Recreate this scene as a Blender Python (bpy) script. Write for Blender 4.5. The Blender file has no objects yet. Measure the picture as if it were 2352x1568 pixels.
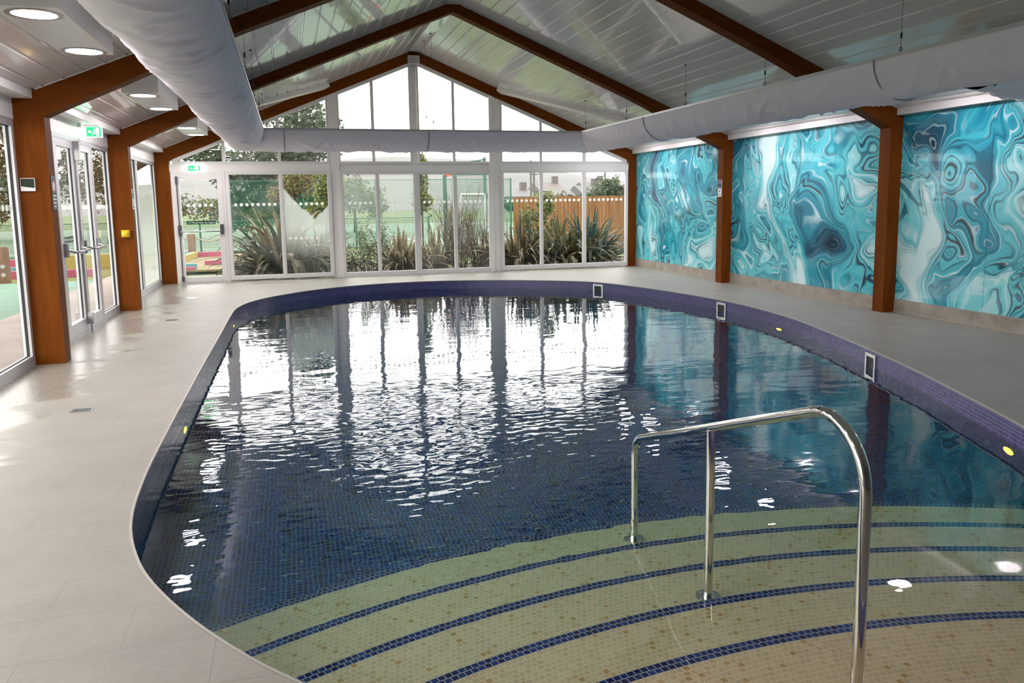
import bpy, math, random
from mathutils import Vector, Matrix, noise
from mathutils.geometry import tessellate_polygon
random.seed(7)
C = bpy.context.scene.collection
PI = math.pi
sin, cos, sqrt = math.sin, math.cos, math.sqrt

# ------------------------------------------------------------------ helpers
class MB:
    """collects vertices / faces (with uv and material slot) and links them as ONE mesh object"""
    def __init__(s): s.v = []; s.f = []; s.m = []; s.uv = []; s.smooth = []
    def face(s, pts, mi=0, uv=None, smooth=False):
        n = len(s.v); s.v += [tuple(p) for p in pts]
        s.f.append(tuple(range(n, n+len(pts)))); s.m.append(mi); s.uv.append(uv); s.smooth.append(smooth)
    def add(s, verts, faces, mi=0, smooth=False, uvs=None):
        n = len(s.v); s.v += [tuple(p) for p in verts]
        for k, f in enumerate(faces):
            s.f.append(tuple(i+n for i in f)); s.m.append(mi)
            s.uv.append([uvs[i] for i in f] if uvs else None); s.smooth.append(smooth)
    def box(s, x0, x1, y0, y1, z0, z1, mi=0):
        v = [(x0,y0,z0),(x1,y0,z0),(x1,y1,z0),(x0,y1,z0),(x0,y0,z1),(x1,y0,z1),(x1,y1,z1),(x0,y1,z1)]
        s.add(v, [(3,2,1,0),(4,5,6,7),(0,1,5,4),(1,2,6,5),(2,3,7,6),(3,0,4,7)], mi)
    def bar(s, a, b, w, d, up=(0,0,1), mi=0):
        """square bar from a to b, w across, d along up"""
        a = Vector(a); b = Vector(b); t = (b-a).normalized(); u = Vector(up); u = (u-t*u.dot(t)).normalized(); r = t.cross(u)
        c = [(-w/2,-d/2),(w/2,-d/2),(w/2,d/2),(-w/2,d/2)]
        v = [a+r*x+u*y for x, y in c]+[b+r*x+u*y for x, y in c]
        s.add(v, [(3,2,1,0),(4,5,6,7),(0,1,5,4),(1,2,6,5),(2,3,7,6),(3,0,4,7)], mi)
    def prism(s, poly, axis, a, b, mi=0, caps=True):
        """polygon extruded along axis 'x' or 'y' or 'z'; poly coords are the two other axes in xyz order"""
        def P(p, t):
            return (t,p[0],p[1]) if axis == 'x' else (p[0],t,p[1]) if axis == 'y' else (p[0],p[1],t)
        n = len(poly); v = [P(p,a) for p in poly]+[P(p,b) for p in poly]
        fs = [(i,(i+1)%n,(i+1)%n+n,i+n) for i in range(n)]
        if caps:
            tri = tessellate_polygon([[Vector((p[0],p[1],0)) for p in poly]])
            fs += [tuple(t) for t in tri]+[tuple(i+n for i in reversed(t)) for t in tri]
        s.add(v, fs, mi)
    def tube(s, path, r, seg=10, mi=0, caps=True):
        path = [Vector(p) for p in path]; n = len(path); vs = []; t0 = (path[1]-path[0]).normalized()
        u = Vector((0,0,1)) if abs(t0.z) < .9 else Vector((1,0,0)); u = (u-t0*u.dot(t0)).normalized()
        rr = r if isinstance(r, (list, tuple)) else [r]*n
        for i in range(n):
            t = (path[min(i+1,n-1)]-path[max(i-1,0)]).normalized(); u = (u-t*u.dot(t)).normalized(); w = t.cross(u)
            vs += [path[i]+(u*cos(2*PI*k/seg)+w*sin(2*PI*k/seg))*rr[i] for k in range(seg)]
        fs = [(i*seg+k, i*seg+(k+1)%seg, (i+1)*seg+(k+1)%seg, (i+1)*seg+k) for i in range(n-1) for k in range(seg)]
        s.add(vs, fs, mi, True)
        if caps: s.add(vs[:seg], [tuple(reversed(range(seg)))], mi); s.add(vs[-seg:], [tuple(range(seg))], mi)
    def disc(s, c, n, r, seg=24, mi=0, r2=None):
        c = Vector(c); n = Vector(n).normalized(); u = n.orthogonal().normalized(); w = n.cross(u)
        a = [c+(u*cos(2*PI*k/seg)+w*sin(2*PI*k/seg))*r for k in range(seg)]
        if r2 is None: s.add(a, [tuple(range(seg))], mi)
        else:
            b = [c+(u*cos(2*PI*k/seg)+w*sin(2*PI*k/seg))*r2 for k in range(seg)]
            s.add(a+b, [(k,(k+1)%seg,(k+1)%seg+seg,k+seg) for k in range(seg)], mi)
    def cyl(s, a, b, r, seg=16, mi=0): s.tube([a, b], r, seg, mi)
    def build(s, name, mat, parent=None, **props):
        o0 = Vector((0,0,0)); p = parent
        while p is not None: o0 = o0+p.location; p = p.parent
        me = bpy.data.meshes.new(name)
        me.from_pydata([(x-o0.x, y-o0.y, z-o0.z) for x, y, z in s.v], [], s.f)
        mats = mat if isinstance(mat, (list, tuple)) else [mat]
        for m in mats: me.materials.append(m)
        me.polygons.foreach_set('material_index', s.m)
        me.polygons.foreach_set('use_smooth', s.smooth)
        if any(u is not None for u in s.uv):
            L = me.uv_layers.new(name='UVMap'); i = 0; buf = []
            for f, u in zip(s.f, s.uv):
                for k in range(len(f)): buf += list(u[k]) if u is not None else [0.0, 0.0]
            L.data.foreach_set('uv', buf)
        me.update(); me.validate()
        o = bpy.data.objects.new(name, me); C.objects.link(o)
        if parent is not None: o.parent = parent
        for k, v in props.items(): o[k] = v
        return o

def thing(name, label, cat, loc=(0,0,0), group=None, kind=None):
    o = bpy.data.objects.new(name, None); C.objects.link(o); o.location = loc; o.empty_display_size = .1
    o['label'] = label; o['category'] = cat
    if group: o['group'] = group
    if kind: o['kind'] = kind
    return o
def struct(name, loc=(0,0,0), label=None, cat=None):
    o = bpy.data.objects.new(name, None); C.objects.link(o); o.location = loc; o['kind'] = 'structure'
    if label: o['label'] = label
    if cat: o['category'] = cat
    return o
def text(parent, body, loc, size, mat, rot, name='lettering', align='CENTER', ext=.0008):
    c = bpy.data.curves.new(name, 'FONT'); c.materials.append(mat); c.body = body; c.size = size; c.align_x = align; c.align_y = 'CENTER'; c.extrude = ext
    f = bpy.data.objects.new(name, c); C.objects.link(f); me = bpy.data.meshes.new_from_object(f); me.name = name; bpy.data.objects.remove(f)
    if not me.materials: me.materials.append(mat)
    o = bpy.data.objects.new(name, me); C.objects.link(o); o.parent = parent
    o0 = Vector((0,0,0)); p = parent
    while p is not None: o0 = o0+p.location; p = p.parent
    o.location = Vector(loc)-o0; o.rotation_euler = rot
    return o

# ------------------------------------------------------------------ materials
class NT:
    def __init__(s, name):
        s.mat = bpy.data.materials.new(name); s.mat.use_nodes = True; s.t = s.mat.node_tree; s.t.nodes.clear()
        s.out = s.t.nodes.new('ShaderNodeOutputMaterial')
    def n(s, typ, **kw):
        o = s.t.nodes.new(typ)
        for k, v in kw.items():
            if k.startswith('i_'):
                key = k[2:].replace('_', ' ')
                o.inputs[key].default_value = v
            else: setattr(o, k, v)
        return o
    def l(s, a, b): s.t.links.new(a, b)
    def pos(s): return s.n('ShaderNodeNewGeometry').outputs['Position']
    def uv(s): return s.n('ShaderNodeUVMap').outputs[0]
    def objc(s): return s.n('ShaderNodeTexCoord').outputs['Object']
    def mapping(s, vec, scale=(1,1,1), rot=(0,0,0), loc=(0,0,0)):
        m = s.n('ShaderNodeMapping'); m.inputs['Scale'].default_value = scale; m.inputs['Rotation'].default_value = rot; m.inputs['Location'].default_value = loc
        s.l(vec, m.inputs['Vector']); return m.outputs[0]
    def noise(s, vec, scale, detail=3, rough=.5, dist=0, col=False):
        o = s.n('ShaderNodeTexNoise'); o.inputs['Scale'].default_value = scale; o.inputs['Detail'].default_value = detail
        o.inputs['Roughness'].default_value = rough; o.inputs['Distortion'].default_value = dist
        s.l(vec, o.inputs['Vector']); return o.outputs['Color' if col else 'Fac']
    def ramp(s, fac, stops, interp='LINEAR'):
        r = s.n('ShaderNodeValToRGB'); e = r.color_ramp.elements; r.color_ramp.interpolation = interp
        while len(e) < len(stops): e.new(.5)
        for k, (p, c) in enumerate(stops): e[k].position = p; e[k].color = (*c, 1) if len(c) == 3 else c
        s.l(fac, r.inputs[0]); return r.outputs[0]
    def mix(s, f, a, b, typ='MIX'):
        m = s.n('ShaderNodeMix', data_type='RGBA', blend_type=typ)
        for k, x in ((0, f), (6, a), (7, b)):
            if hasattr(x, 'is_output'): s.l(x, m.inputs[k])
            elif k == 0: m.inputs[0].default_value = x
            else: m.inputs[k].default_value = (*x, 1)
        return m.outputs[2]
    def math(s, op, a, b=None, clamp=False):
        m = s.n('ShaderNodeMath', operation=op, use_clamp=clamp)
        for k, x in ((0, a), (1, b)):
            if x is None: continue
            if hasattr(x, 'is_output'): s.l(x, m.inputs[k])
            else: m.inputs[k].default_value = x
        return m.outputs[0]
    def vmath(s, op, a, b):
        m = s.n('ShaderNodeVectorMath', operation=op)
        for k, x in ((0, a), (1, b)):
            if hasattr(x, 'is_output'): s.l(x, m.inputs[k])
            elif op == 'SCALE' and k == 1: m.inputs['Scale'].default_value = x
            else: m.inputs[k].default_value = x
        return m.outputs[1 if op in ('DISTANCE', 'LENGTH', 'DOT_PRODUCT') else 0]
    def bump(s, h, strength=.3, dist=.01, normal=None):
        b = s.n('ShaderNodeBump'); b.inputs['Strength'].default_value = strength; b.inputs['Distance'].default_value = dist
        s.l(h, b.inputs['Height'])
        if normal is not None: s.l(normal, b.inputs['Normal'])
        return b.outputs[0]
    def pbr(s, color, rough=.5, metal=0, normal=None, coat=0, spec=.5, coat_rough=.05, emit=None, estr=0, trans=0):
        p = s.n('ShaderNodeBsdfPrincipled')
        for key, x in (('Base Color', color), ('Roughness', rough), ('Metallic', metal), ('Coat Weight', coat), ('Specular IOR Level', spec), ('Coat Roughness', coat_rough)):
            if hasattr(x, 'is_output'): s.l(x, p.inputs[key])
            else: p.inputs[key].default_value = (*x, 1) if isinstance(x, tuple) else x
        if normal is not None: s.l(normal, p.inputs['Normal'])
        if emit: p.inputs['Emission Color'].default_value = (*emit, 1); p.inputs['Emission Strength'].default_value = estr
        s.l(p.outputs[0], s.out.inputs['Surface']); return s.mat

def S(r, g, b):
    f = lambda c: ((c/255+.055)/1.055)**2.4 if c > 10 else c/255/12.92
    return (f(r), f(g), f(b))
def plain(name, col, rough=.5, metal=0, spec=.5, coat=0, **k):
    return NT(name).pbr(col, rough, metal, spec=spec, coat=coat, **k)
def emit(name, col, st):
    t = NT(name); e = t.n('ShaderNodeEmission'); e.inputs[0].default_value = (*col, 1); e.inputs[1].default_value = st
    t.l(e.outputs[0], t.out.inputs['Surface']); return t.mat
def varied(name, cols, scale=3, rough=.6, bump=0, bscale=40, stretch=(1,1,1), detail=4, spec=.3, coat=0):
    t = NT(name); v = t.mapping(t.objc(), stretch); f = t.noise(v, scale, detail)
    n = len(cols); c = t.ramp(f, [(.3+.4*i/(n-1), cc) for i, cc in enumerate(cols)])
    nm = t.bump(t.noise(v, bscale, 3), bump, .01) if bump else None
    return t.pbr(c, rough, normal=nm, spec=spec, coat=coat)

def mat_wood(name, stretch):
    t = NT(name); v = t.mapping(t.objc(), stretch)
    f = t.noise(v, 1, 6, .6, .6); g = t.noise(t.mapping(t.objc(), (.8,.8,.8)), 1.2, 2)
    c = t.ramp(f, [(.25, (.108,.026,.0018)), (.5, (.157,.040,.003)), (.75, (.205,.057,.005))])
    c = t.mix(t.math('MULTIPLY', g, .5), c, (.124,.032,.0024))
    return t.pbr(c, .55, normal=t.bump(f, .08, .004), spec=.08)

def mat_tiles(name, w, h, offset, ramp, mortar, msize=.0018, rough=.25, bump=.25, coat=0.0, spec=.5):
    """mosaic on UVs given in metres"""
    t = NT(name); b = t.n('ShaderNodeTexBrick', offset=offset, offset_frequency=2, squash=1.0)
    b.inputs['Color1'].default_value = (0,0,0,1); b.inputs['Color2'].default_value = (1,1,1,1); b.inputs['Mortar'].default_value = (.5,.5,.5,1)
    b.inputs['Scale'].default_value = 1; b.inputs['Mortar Size'].default_value = msize; b.inputs['Mortar Smooth'].default_value = .2
    b.inputs['Brick Width'].default_value = w; b.inputs['Row Height'].default_value = h
    t.l(t.uv(), b.inputs['Vector'])
    c = t.ramp(b.outputs['Color'], ramp)
    c = t.mix(b.outputs['Fac'], c, mortar)
    r = t.math('ADD', t.math('MULTIPLY', b.outputs['Fac'], .5), rough, True)
    nm = t.bump(t.math('SUBTRACT', 1.0, b.outputs['Fac']), bump, .002)
    return t.pbr(c, r, normal=nm, coat=coat, spec=spec)

def mat_floor():
    t = NT('deck_porcelain'); p = t.pos()
    b = t.n('ShaderNodeTexBrick', offset=.5, offset_frequency=2)
    b.inputs['Color1'].default_value = (0,0,0,1); b.inputs['Color2'].default_value = (1,1,1,1); b.inputs['Mortar'].default_value = (.5,.5,.5,1)
    b.inputs['Scale'].default_value = 1; b.inputs['Mortar Size'].default_value = .0022; b.inputs['Mortar Smooth'].default_value = .1
    b.inputs['Brick Width'].default_value = .622; b.inputs['Row Height'].default_value = .3035
    t.l(t.mapping(p, loc=(.317, .256, 0)), b.inputs['Vector'])
    big = t.noise(p, 2.6, 5, .6); fine = t.noise(t.mapping(p, (1, 2.4, 1)), 28, 5, .65)
    st = t.noise(t.mapping(p, (1.2, 6, 1), rot=(0,0,.25)), 3, 5, .6)
    c = t.ramp(t.math('ADD', t.math('MULTIPLY', big, .45), t.math('MULTIPLY', fine, .55)), [(.3, (.188,.175,.145)), (.5, (.252,.235,.197)), (.72, (.308,.29,.248))])
    c = t.mix(t.math('MULTIPLY', b.outputs['Color'], .14), c, (.26,.245,.22))
    c = t.mix(t.math('MULTIPLY', t.ramp(st, [(.45,(0,0,0)), (.7,(1,1,1))]), .35), c, (.26,.235,.205))
    c = t.mix(b.outputs['Fac'], c, (.20,.185,.165))
    # wet patches along the glazed walls
    sx = t.n('ShaderNodeSeparateXYZ'); t.l(p, sx.inputs[0])
    nearl = t.n('ShaderNodeMapRange', clamp=True); t.l(sx.outputs[0], nearl.inputs[0]); nearl.inputs[1].default_value = -1.2; nearl.inputs[2].default_value = -2.2
    neary = t.n('ShaderNodeMapRange', clamp=True); t.l(sx.outputs[1], neary.inputs[0]); neary.inputs[1].default_value = 14.6; neary.inputs[2].default_value = 16.3
    near = t.math('MAXIMUM', nearl.outputs[0], t.math('MULTIPLY', neary.outputs[0], .75))
    wn = t.noise(t.mapping(p, (1, 1.7, 1)), 1.3, 4, .55, .5)
    wet = t.ramp(t.math('ADD', t.math('MULTIPLY', near, .42), t.math('MULTIPLY', wn, .62)), [(.52,(0,0,0)), (.60,(1,1,1))])
    c = t.mix(t.math('MULTIPLY', wet, .22), c, (.16,.138,.11))
    r = t.math('SUBTRACT', t.math('ADD', t.math('MULTIPLY', fine, .25), .38), t.math('MULTIPLY', wet, .24))
    nm = t.bump(t.math('SUBTRACT', t.math('MULTIPLY', fine, .5), b.outputs['Fac']), .18, .003)
    return t.pbr(c, r, normal=nm, spec=.45)

def mat_ceiling():
    t = NT('ceiling_cladding'); p = t.pos()
    w = t.noise(t.mapping(p, (1.1, .55, 1.1)), 1.7, 3, .5, .6); w2 = t.noise(t.mapping(p, (4, .8, 4)), 2.0, 2)
    nm = t.bump(t.math('ADD', w, t.math('MULTIPLY', w2, .25)), .55, .02)
    return t.pbr((.82,.80,.78), .14, normal=nm, spec=.6, coat=.6, coat_rough=.02)

def mat_fabric():
    t = NT('duct_fabric'); p = t.objc()
    f = t.noise(t.mapping(p, (1,1,1)), 5, 5, .6); g = t.noise(p, 320, 2)
    nm = t.bump(t.math('ADD', f, t.math('MULTIPLY', g, .04)), .5, .02)
    return t.pbr((.93,.865,.97), .85, normal=nm, spec=.15)

def mat_water():
    t = NT('pool_water'); p = t.pos()
    # gentle swell, finer chop strongest around the middle of the pool
    a = t.noise(t.mapping(p, (.75, 1.0, 1)), 1.7, 1, .4, .3)
    b = t.noise(t.mapping(p, (.6, 1.25, 1), rot=(0,0,.15)), 5.2, .6, .4, .5)
    c = t.noise(t.mapping(p, (.7, 1.2, 1), rot=(0,0,-.2)), 12.5, .5, .4, .4)
    cen = t.vmath('DISTANCE', t.mapping(p, (1, .75, 1)), (1.08, 3.62, -.12))
    chop = t.n('ShaderNodeMapRange', clamp=True, interpolation_type='SMOOTHSTEP'); t.l(cen, chop.inputs[0]); chop.inputs[1].default_value = 2.6; chop.inputs[2].default_value = .5
    sx = t.n('ShaderNodeSeparateXYZ'); t.l(p, sx.inputs[0])
    fr = t.n('ShaderNodeMapRange', clamp=True); t.l(sx.outputs[1], fr.inputs[0]); fr.inputs[1].default_value = 2.2; fr.inputs[2].default_value = 5.5; fr.inputs[3].default_value = .22; fr.inputs[4].default_value = 1.0
    rip = t.vmath('DISTANCE', p, (.55, 8.6, -.165))
    ring = t.math('MULTIPLY', t.math('SINE', t.math('MULTIPLY', rip, 42)), t.ramp(rip, [(0,(1,1,1)), (.75,(0,0,0))]))
    h = t.math('ADD', t.math('MULTIPLY', a, .0060), t.math('MULTIPLY', b, .0020))
    h = t.math('ADD', h, t.math('MULTIPLY', t.math('MULTIPLY', c, .0040), t.math('ADD', chop.outputs[0], .055)))
    h = t.math('MULTIPLY', h, fr.outputs[0])
    h = t.math('ADD', h, t.math('MULTIPLY', ring, .00022))
    nm = t.bump(h, 1.0, 1.0)
    g = t.n('ShaderNodeBsdfGlass'); g.inputs['IOR'].default_value = 1.333; g.inputs['Roughness'].default_value = 0; t.l(nm, g.inputs['Normal'])
    t.l(g.outputs[0], t.out.inputs['Surface'])
    va = t.n('ShaderNodeVolumeAbsorption'); va.inputs[0].default_value = (.42,.86,.80,1); va.inputs[1].default_value = .55
    t.l(va.outputs[0], t.out.inputs['Volume'])
    return t.mat

def mat_glass(name, mist=None):
    """thin window pane; mist: function(t, y/z sockets) -> mask 0..1 of condensation"""
    t = NT(name); tr = t.n('ShaderNodeBsdfTransparent'); tr.inputs[0].default_value = (.93,.95,.94,1)
    gl = t.n('ShaderNodeBsdfGlossy'); gl.inputs['Roughness'].default_value = .01
    fr = t.n('ShaderNodeFresnel'); fr.inputs[0].default_value = 1.45
    mx = t.n('ShaderNodeMixShader'); t.l(fr.outputs[0], mx.inputs[0]); t.l(tr.outputs[0], mx.inputs[1]); t.l(gl.outputs[0], mx.inputs[2])
    last = mx.outputs[0]
    if mist is not None:
        tl = t.n('ShaderNodeBsdfTranslucent'); tl.inputs[0].default_value = (.285,.31,.28,1)
        m2 = t.n('ShaderNodeMixShader'); t.l(mist(t), m2.inputs[0]); t.l(last, m2.inputs[1]); t.l(tl.outputs[0], m2.inputs[2]); last = m2.outputs[0]
    t.l(last, t.out.inputs['Surface']); return t.mat

def mat_mural():
    t = NT('mural_print'); p = t.pos(); sx = t.n('ShaderNodeSeparateXYZ'); t.l(p, sx.inputs[0])
    cb = t.n('ShaderNodeCombineXYZ'); t.l(sx.outputs[1], cb.inputs[0]); t.l(sx.outputs[2], cb.inputs[1]); q0 = t.mapping(cb.outputs[0], (.92,.92,1), loc=(4.3,1.7,0))
    def warp(q, sc, amt, seedz, det=.8):
        n = t.noise(t.mapping(q, (1,1,1), loc=(seedz, seedz*.7, seedz*2)), sc, det, .4, 0, True)
        return t.vmath('ADD', q, t.vmath('SCALE', t.vmath('SUBTRACT', n, (.5,.5,.5)), amt))
    q = warp(q0, .55, 2.2, 3.1); q = warp(q, 1.05, 1.35, 8.7); q = warp(q, 2.2, .45, 1.9)
    wob = warp(warp(cb.outputs[0], 1.1, .8, 5.5), 2.6, .25, 2.2)
    v = t.noise(t.mapping(q, (1.45,.22,1), rot=(0,0,.35)), 1.0, 1.6, .5)
    def blob(v, y, z, ry, rz, amp):
        d = t.vmath('LENGTH', t.vmath('MULTIPLY', t.vmath('SUBTRACT', wob, (y, z, 0)), (1/ry, 1/rz, 0)), (0,0,0))
        g = t.n('ShaderNodeMapRange', clamp=True, interpolation_type='SMOOTHSTEP'); t.l(d, g.inputs[0]); g.inputs[1].default_value = 1.3; g.inputs[2].default_value = .1; g.inputs[4].default_value = amp
        return t.math('ADD', v, g.outputs[0])
    for b in [(11.35,2.05,.6,.45,.12), (11.1,.55,.5,.4,.12), (9.15,1.75,.4,.5,.11), (9.0,.85,.28,.38,.14), (7.6,1.65,.28,.42,.14), (6.55,2.0,.4,.7,.14), (6.55,1.2,.6,.4,.12), (13.2,.55,.75,.35,.17), (13.15,2.1,.5,.4,.16), (15.35,.33,.38,.22,.14), (14.6,2.0,.2,.5,.12), (7.3,.7,.9,.5,.05),
              (10.3,1.15,.8,.6,-.035), (10.9,1.3,.3,.5,-.06), (9.8,.75,.6,.25,-.08), (9.6,.62,.5,.25,-.12), (15.9,1.4,.3,.9,-.12), (12.95,1.65,.2,.25,-.12), (7.9,2.2,.5,.35,-.10)]:
        v = blob(v, *b)
    W = S(202,234,236); P = S(160,218,222); T1 = S(100,204,212); T2 = S(58,176,192); T3 = S(32,136,160); D = S(14,86,112); K = S(4,34,56)
    c = t.ramp(v, [(.20,K),(.27,D),(.34,T3),(.39,T2),(.43,T3),(.455,T2),(.49,T1),(.515,T2),(.54,T1),(.57,P),(.59,T1),(.62,P),(.67,W)])
    def lines(k, lo, hi, off):
        f = t.math('FRACT', t.math('ADD', t.math('MULTIPLY', v, k), off)); a = (lo+hi)/2
        return t.ramp(f, [(lo-.05,(0,0,0)),(lo,(1,1,1)),(hi,(1,1,1)),(hi+.05,(0,0,0))])
    m1 = t.ramp(t.noise(q0, 1.4, 2), [(.38,(.1,)*3),(.58,(1,1,1))]); m2 = t.ramp(t.noise(t.mapping(q0, loc=(7,3,1)), 1.6, 2), [(.40,(0,0,0)),(.60,(1,1,1))])
    cut = t.ramp(v, [(.22,(.6,)*3),(.32,(1,1,1)),(.62,(1,1,1)),(.68,(.0,)*3)])
    m1 = t.math('MULTIPLY', m1, cut); m2 = t.math('MULTIPLY', m2, cut)
    c = t.mix(t.math('MULTIPLY', lines(17, .20, .34, .0), t.math('MULTIPLY', m1, .85)), c, D)
    c = t.mix(t.math('MULTIPLY', lines(17, .62, .74, .0), t.math('MULTIPLY', m2, .85)), c, W)
    c = t.mix(t.math('MULTIPLY', lines(34, .40, .52, .3), t.math('MULTIPLY', m2, .6)), c, T3)
    c = t.mix(t.math('MULTIPLY', lines(8.5, .46, .53, .1), t.math('MULTIPLY', m1, .9)), c, K)
    return t.pbr(c, .16, spec=.5, coat=.5, coat_rough=.02)

M = {}
M['post_wood'] = mat_wood('post_timber', (14,14,1.6)); M['rafter_wood'] = mat_wood('rafter_timber', (1.6,14,14))
M['floor'] = mat_floor(); M['ceiling'] = mat_ceiling(); M['fabric'] = mat_fabric(); M['water'] = mat_water(); M['mural'] = mat_mural()
M['dim_wall'] = plain('back_wall_paint', (.32,.32,.32), .7)
M['white_frame'] = plain('white_upvc', (.74,.72,.71), .32, spec=.5)
M['white_paint'] = plain('white_paint', (.82,.80,.77), .45)
M['grey_alu'] = plain('pale_grey_aluminium', (.60,.60,.62), .35, .25)
M['gasket'] = plain('black_gasket', (.02,.02,.022), .6)
M['metal'] = plain('satin_metal', (.45,.44,.44), .3, .9)
M['midgrey'] = plain('mid_grey_metal', (.22,.22,.23), .4, .5)
M['darkmetal'] = plain('dark_metal', (.10,.10,.11), .4, .6)
M['steel'] = plain('polished_steel', (.72,.70,.66), .07, 1.0)
M['chrome'] = plain('brushed_chrome', (.66,.66,.66), .28, .85)
M['plinth'] = varied('plinth_tile', [(.25,.22,.185),(.33,.295,.25),(.40,.36,.31)], 5, .35, .15, 30)
M['coping'] = plain('coping_trim', (.33,.31,.265), .4)
BL = [(.0,(.002,.004,.05)),(.3,(.004,.010,.13)),(.55,(.006,.022,.22)),(.8,(.010,.048,.25)),(1,(.028,.03,.16))]
M['mosaic_floor'] = mat_tiles('deep_blue_mosaic', .0285, .0285, 0.0, BL, (.24,.36,.50), .0015)
M['mosaic_band'] = mat_tiles('navy_band_mosaic', .0285, .0285, 0.0, [(0,(.012,.014,.085)),(.5,(.024,.026,.14)),(1,(.05,.045,.19))], (.21,.20,.36), .0026, .25)
M['mosaic_nose'] = mat_tiles('blue_nosing_mosaic', .0285, .0278, .5, [(0,(.002,.004,.055)),(.5,(.005,.014,.14)),(1,(.016,.045,.24))], (.36,.42,.52), .0024)
M['mosaic_beige'] = mat_tiles('beige_mosaic', .0285, .0278, .5, [(0,(.64,.50,.30)),(.6,(.74,.59,.36)),(.93,(.78,.63,.40)),(.955,(.60,.38,.16)),(1,(.52,.31,.11))], (.86,.75,.52), .0022, .3)
M['lamp'] = emit('lamp_lens', (1.0,.90,.95), 64.0)
M['pool_lamp'] = emit('pool_lamp_lens', (1.0,.64,.014), 9.0)
M['exit_white'] = emit('exit_sign_white', (.86,1.0,.90), 1.5)
M['exit_green'] = emit('exit_sign_green', (.02,.75,.13), 1.3)
M['black'] = plain('black', (.006,.006,.007), .5)
M['white'] = plain('white_ink', (.80,.80,.78), .5)
M['navy'] = plain('navy_ink', (.02,.035,.085), .4)
M['slate'] = plain('slate_sign', (.045,.055,.07), .4)
M['signgreen'] = plain('sign_green', (.0,.075,.035), .4)
M['red'] = plain('red_ring', (.55,.10,.10), .5)
M['yellow'] = plain('yellow_plastic', (.80,.50,.02), .35)
M['lcd'] = plain('lcd_screen', (.022,.034,.02), .45, spec=.2)
def mat_dot():
    t = NT('frosted_dot'); d = t.n('ShaderNodeBsdfDiffuse'); d.inputs[0].default_value = (.80,.82,.78,1); l = t.n('ShaderNodeBsdfTranslucent'); l.inputs[0].default_value = (.15,.16,.15,1)
    a = t.n('ShaderNodeAddShader'); t.l(d.outputs[0], a.inputs[0]); t.l(l.outputs[0], a.inputs[1]); t.l(a.outputs[0], t.out.inputs['Surface']); return t.mat
M['dot'] = mat_dot()

def mist_all(t):
    p = t.pos(); return t.ramp(t.noise(p, 2.2, 3), [(.35,(.02,)*3), (.75,(.16,)*3)])
def mist_v(t):       # heavy condensation with a clear wiped upper corner
    p = t.pos(); sx = t.n('ShaderNodeSeparateXYZ'); t.l(p, sx.inputs[0])
    n = t.noise(t.mapping(p, (2.2,1,1)), 2.2, 4)
    # distance from line: clear above a diagonal V
    d = t.math('SUBTRACT', t.math('ABSOLUTE', t.math('SUBTRACT', sx.outputs[0], .50)), t.math('SUBTRACT', sx.outputs[2], 1.22))
    m = t.ramp(t.math('ADD', d, t.math('MULTIPLY', t.math('SUBTRACT', n, .5), .25)), [(.0,(.02,)*3), (.05,(.74,)*3)])
    lo = t.n('ShaderNodeMapRange', clamp=True); t.l(t.math('ADD', sx.outputs[2], t.math('MULTIPLY', n, .3)), lo.inputs[0]); lo.inputs[1].default_value = .55; lo.inputs[2].default_value = 1.15; lo.inputs[3].default_value = .18; lo.inputs[4].default_value = 1
    return t.math('MULTIPLY', m, lo.outputs[0])
def mist_mid(t):     # veil in the upper half of the middle panes
    p = t.pos(); sx = t.n('ShaderNodeSeparateXYZ'); t.l(p, sx.inputs[0]); n = t.noise(t.mapping(p, (3,1,1)), 2.6, 4)
    up = t.n('ShaderNodeMapRange', clamp=True); t.l(sx.outputs[2], up.inputs[0]); up.inputs[1].default_value = .85; up.inputs[2].default_value = 1.5; up.inputs[3].default_value = .04; up.inputs[4].default_value = .42
    return t.math('MULTIPLY', up.outputs[0], t.math('ADD', n, .35))
def mist_low(t):     # tall condensation stain in the far left pane
    p = t.pos(); sx = t.n('ShaderNodeSeparateXYZ'); t.l(p, sx.inputs[0]); n = t.noise(p, 2.0, 4)
    up = t.n('ShaderNodeMapRange', clamp=True); t.l(t.math('ADD', sx.outputs[2], t.math('MULTIPLY', n, .5)), up.inputs[0]); up.inputs[1].default_value = 2.3; up.inputs[2].default_value = 2.05; up.inputs[3].default_value = .03; up.inputs[4].default_value = .72
    return up.outputs[0]
M['glass'] = mat_glass('clear_pane'); M['glass_mist'] = mat_glass('slightly_misted_pane', mist_all)
M['glass_v'] = mat_glass('heavily_misted_pane', mist_v); M['glass_mid'] = mat_glass('veiled_pane', mist_mid); M['glass_low'] = mat_glass('stained_pane', mist_low)

# ------------------------------------------------------------------ room numbers (metres; camera stands over x=0,y=0)
XL, XR = -2.1546, 7.3296                      # pool-side faces of the posts
XC = 2.59                                     # ridge line
Y1, SP, TY = 8.3766, 3.9741, .1894
F1, F2, F3 = Y1, Y1+SP, Y1+2*SP
YB = -6.0                                     # wall behind the camera
ZW = -.165                                    # water
KN = 2.345                                    # knee height
def ceil_z(x): return 4.564-.4115*max(abs(x-XC), .12)
WL = -2.45                                    # left glazing plane
WR = 7.5177                                   # mural plane
GY = 16.345                                   # gable glazing plane

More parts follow.
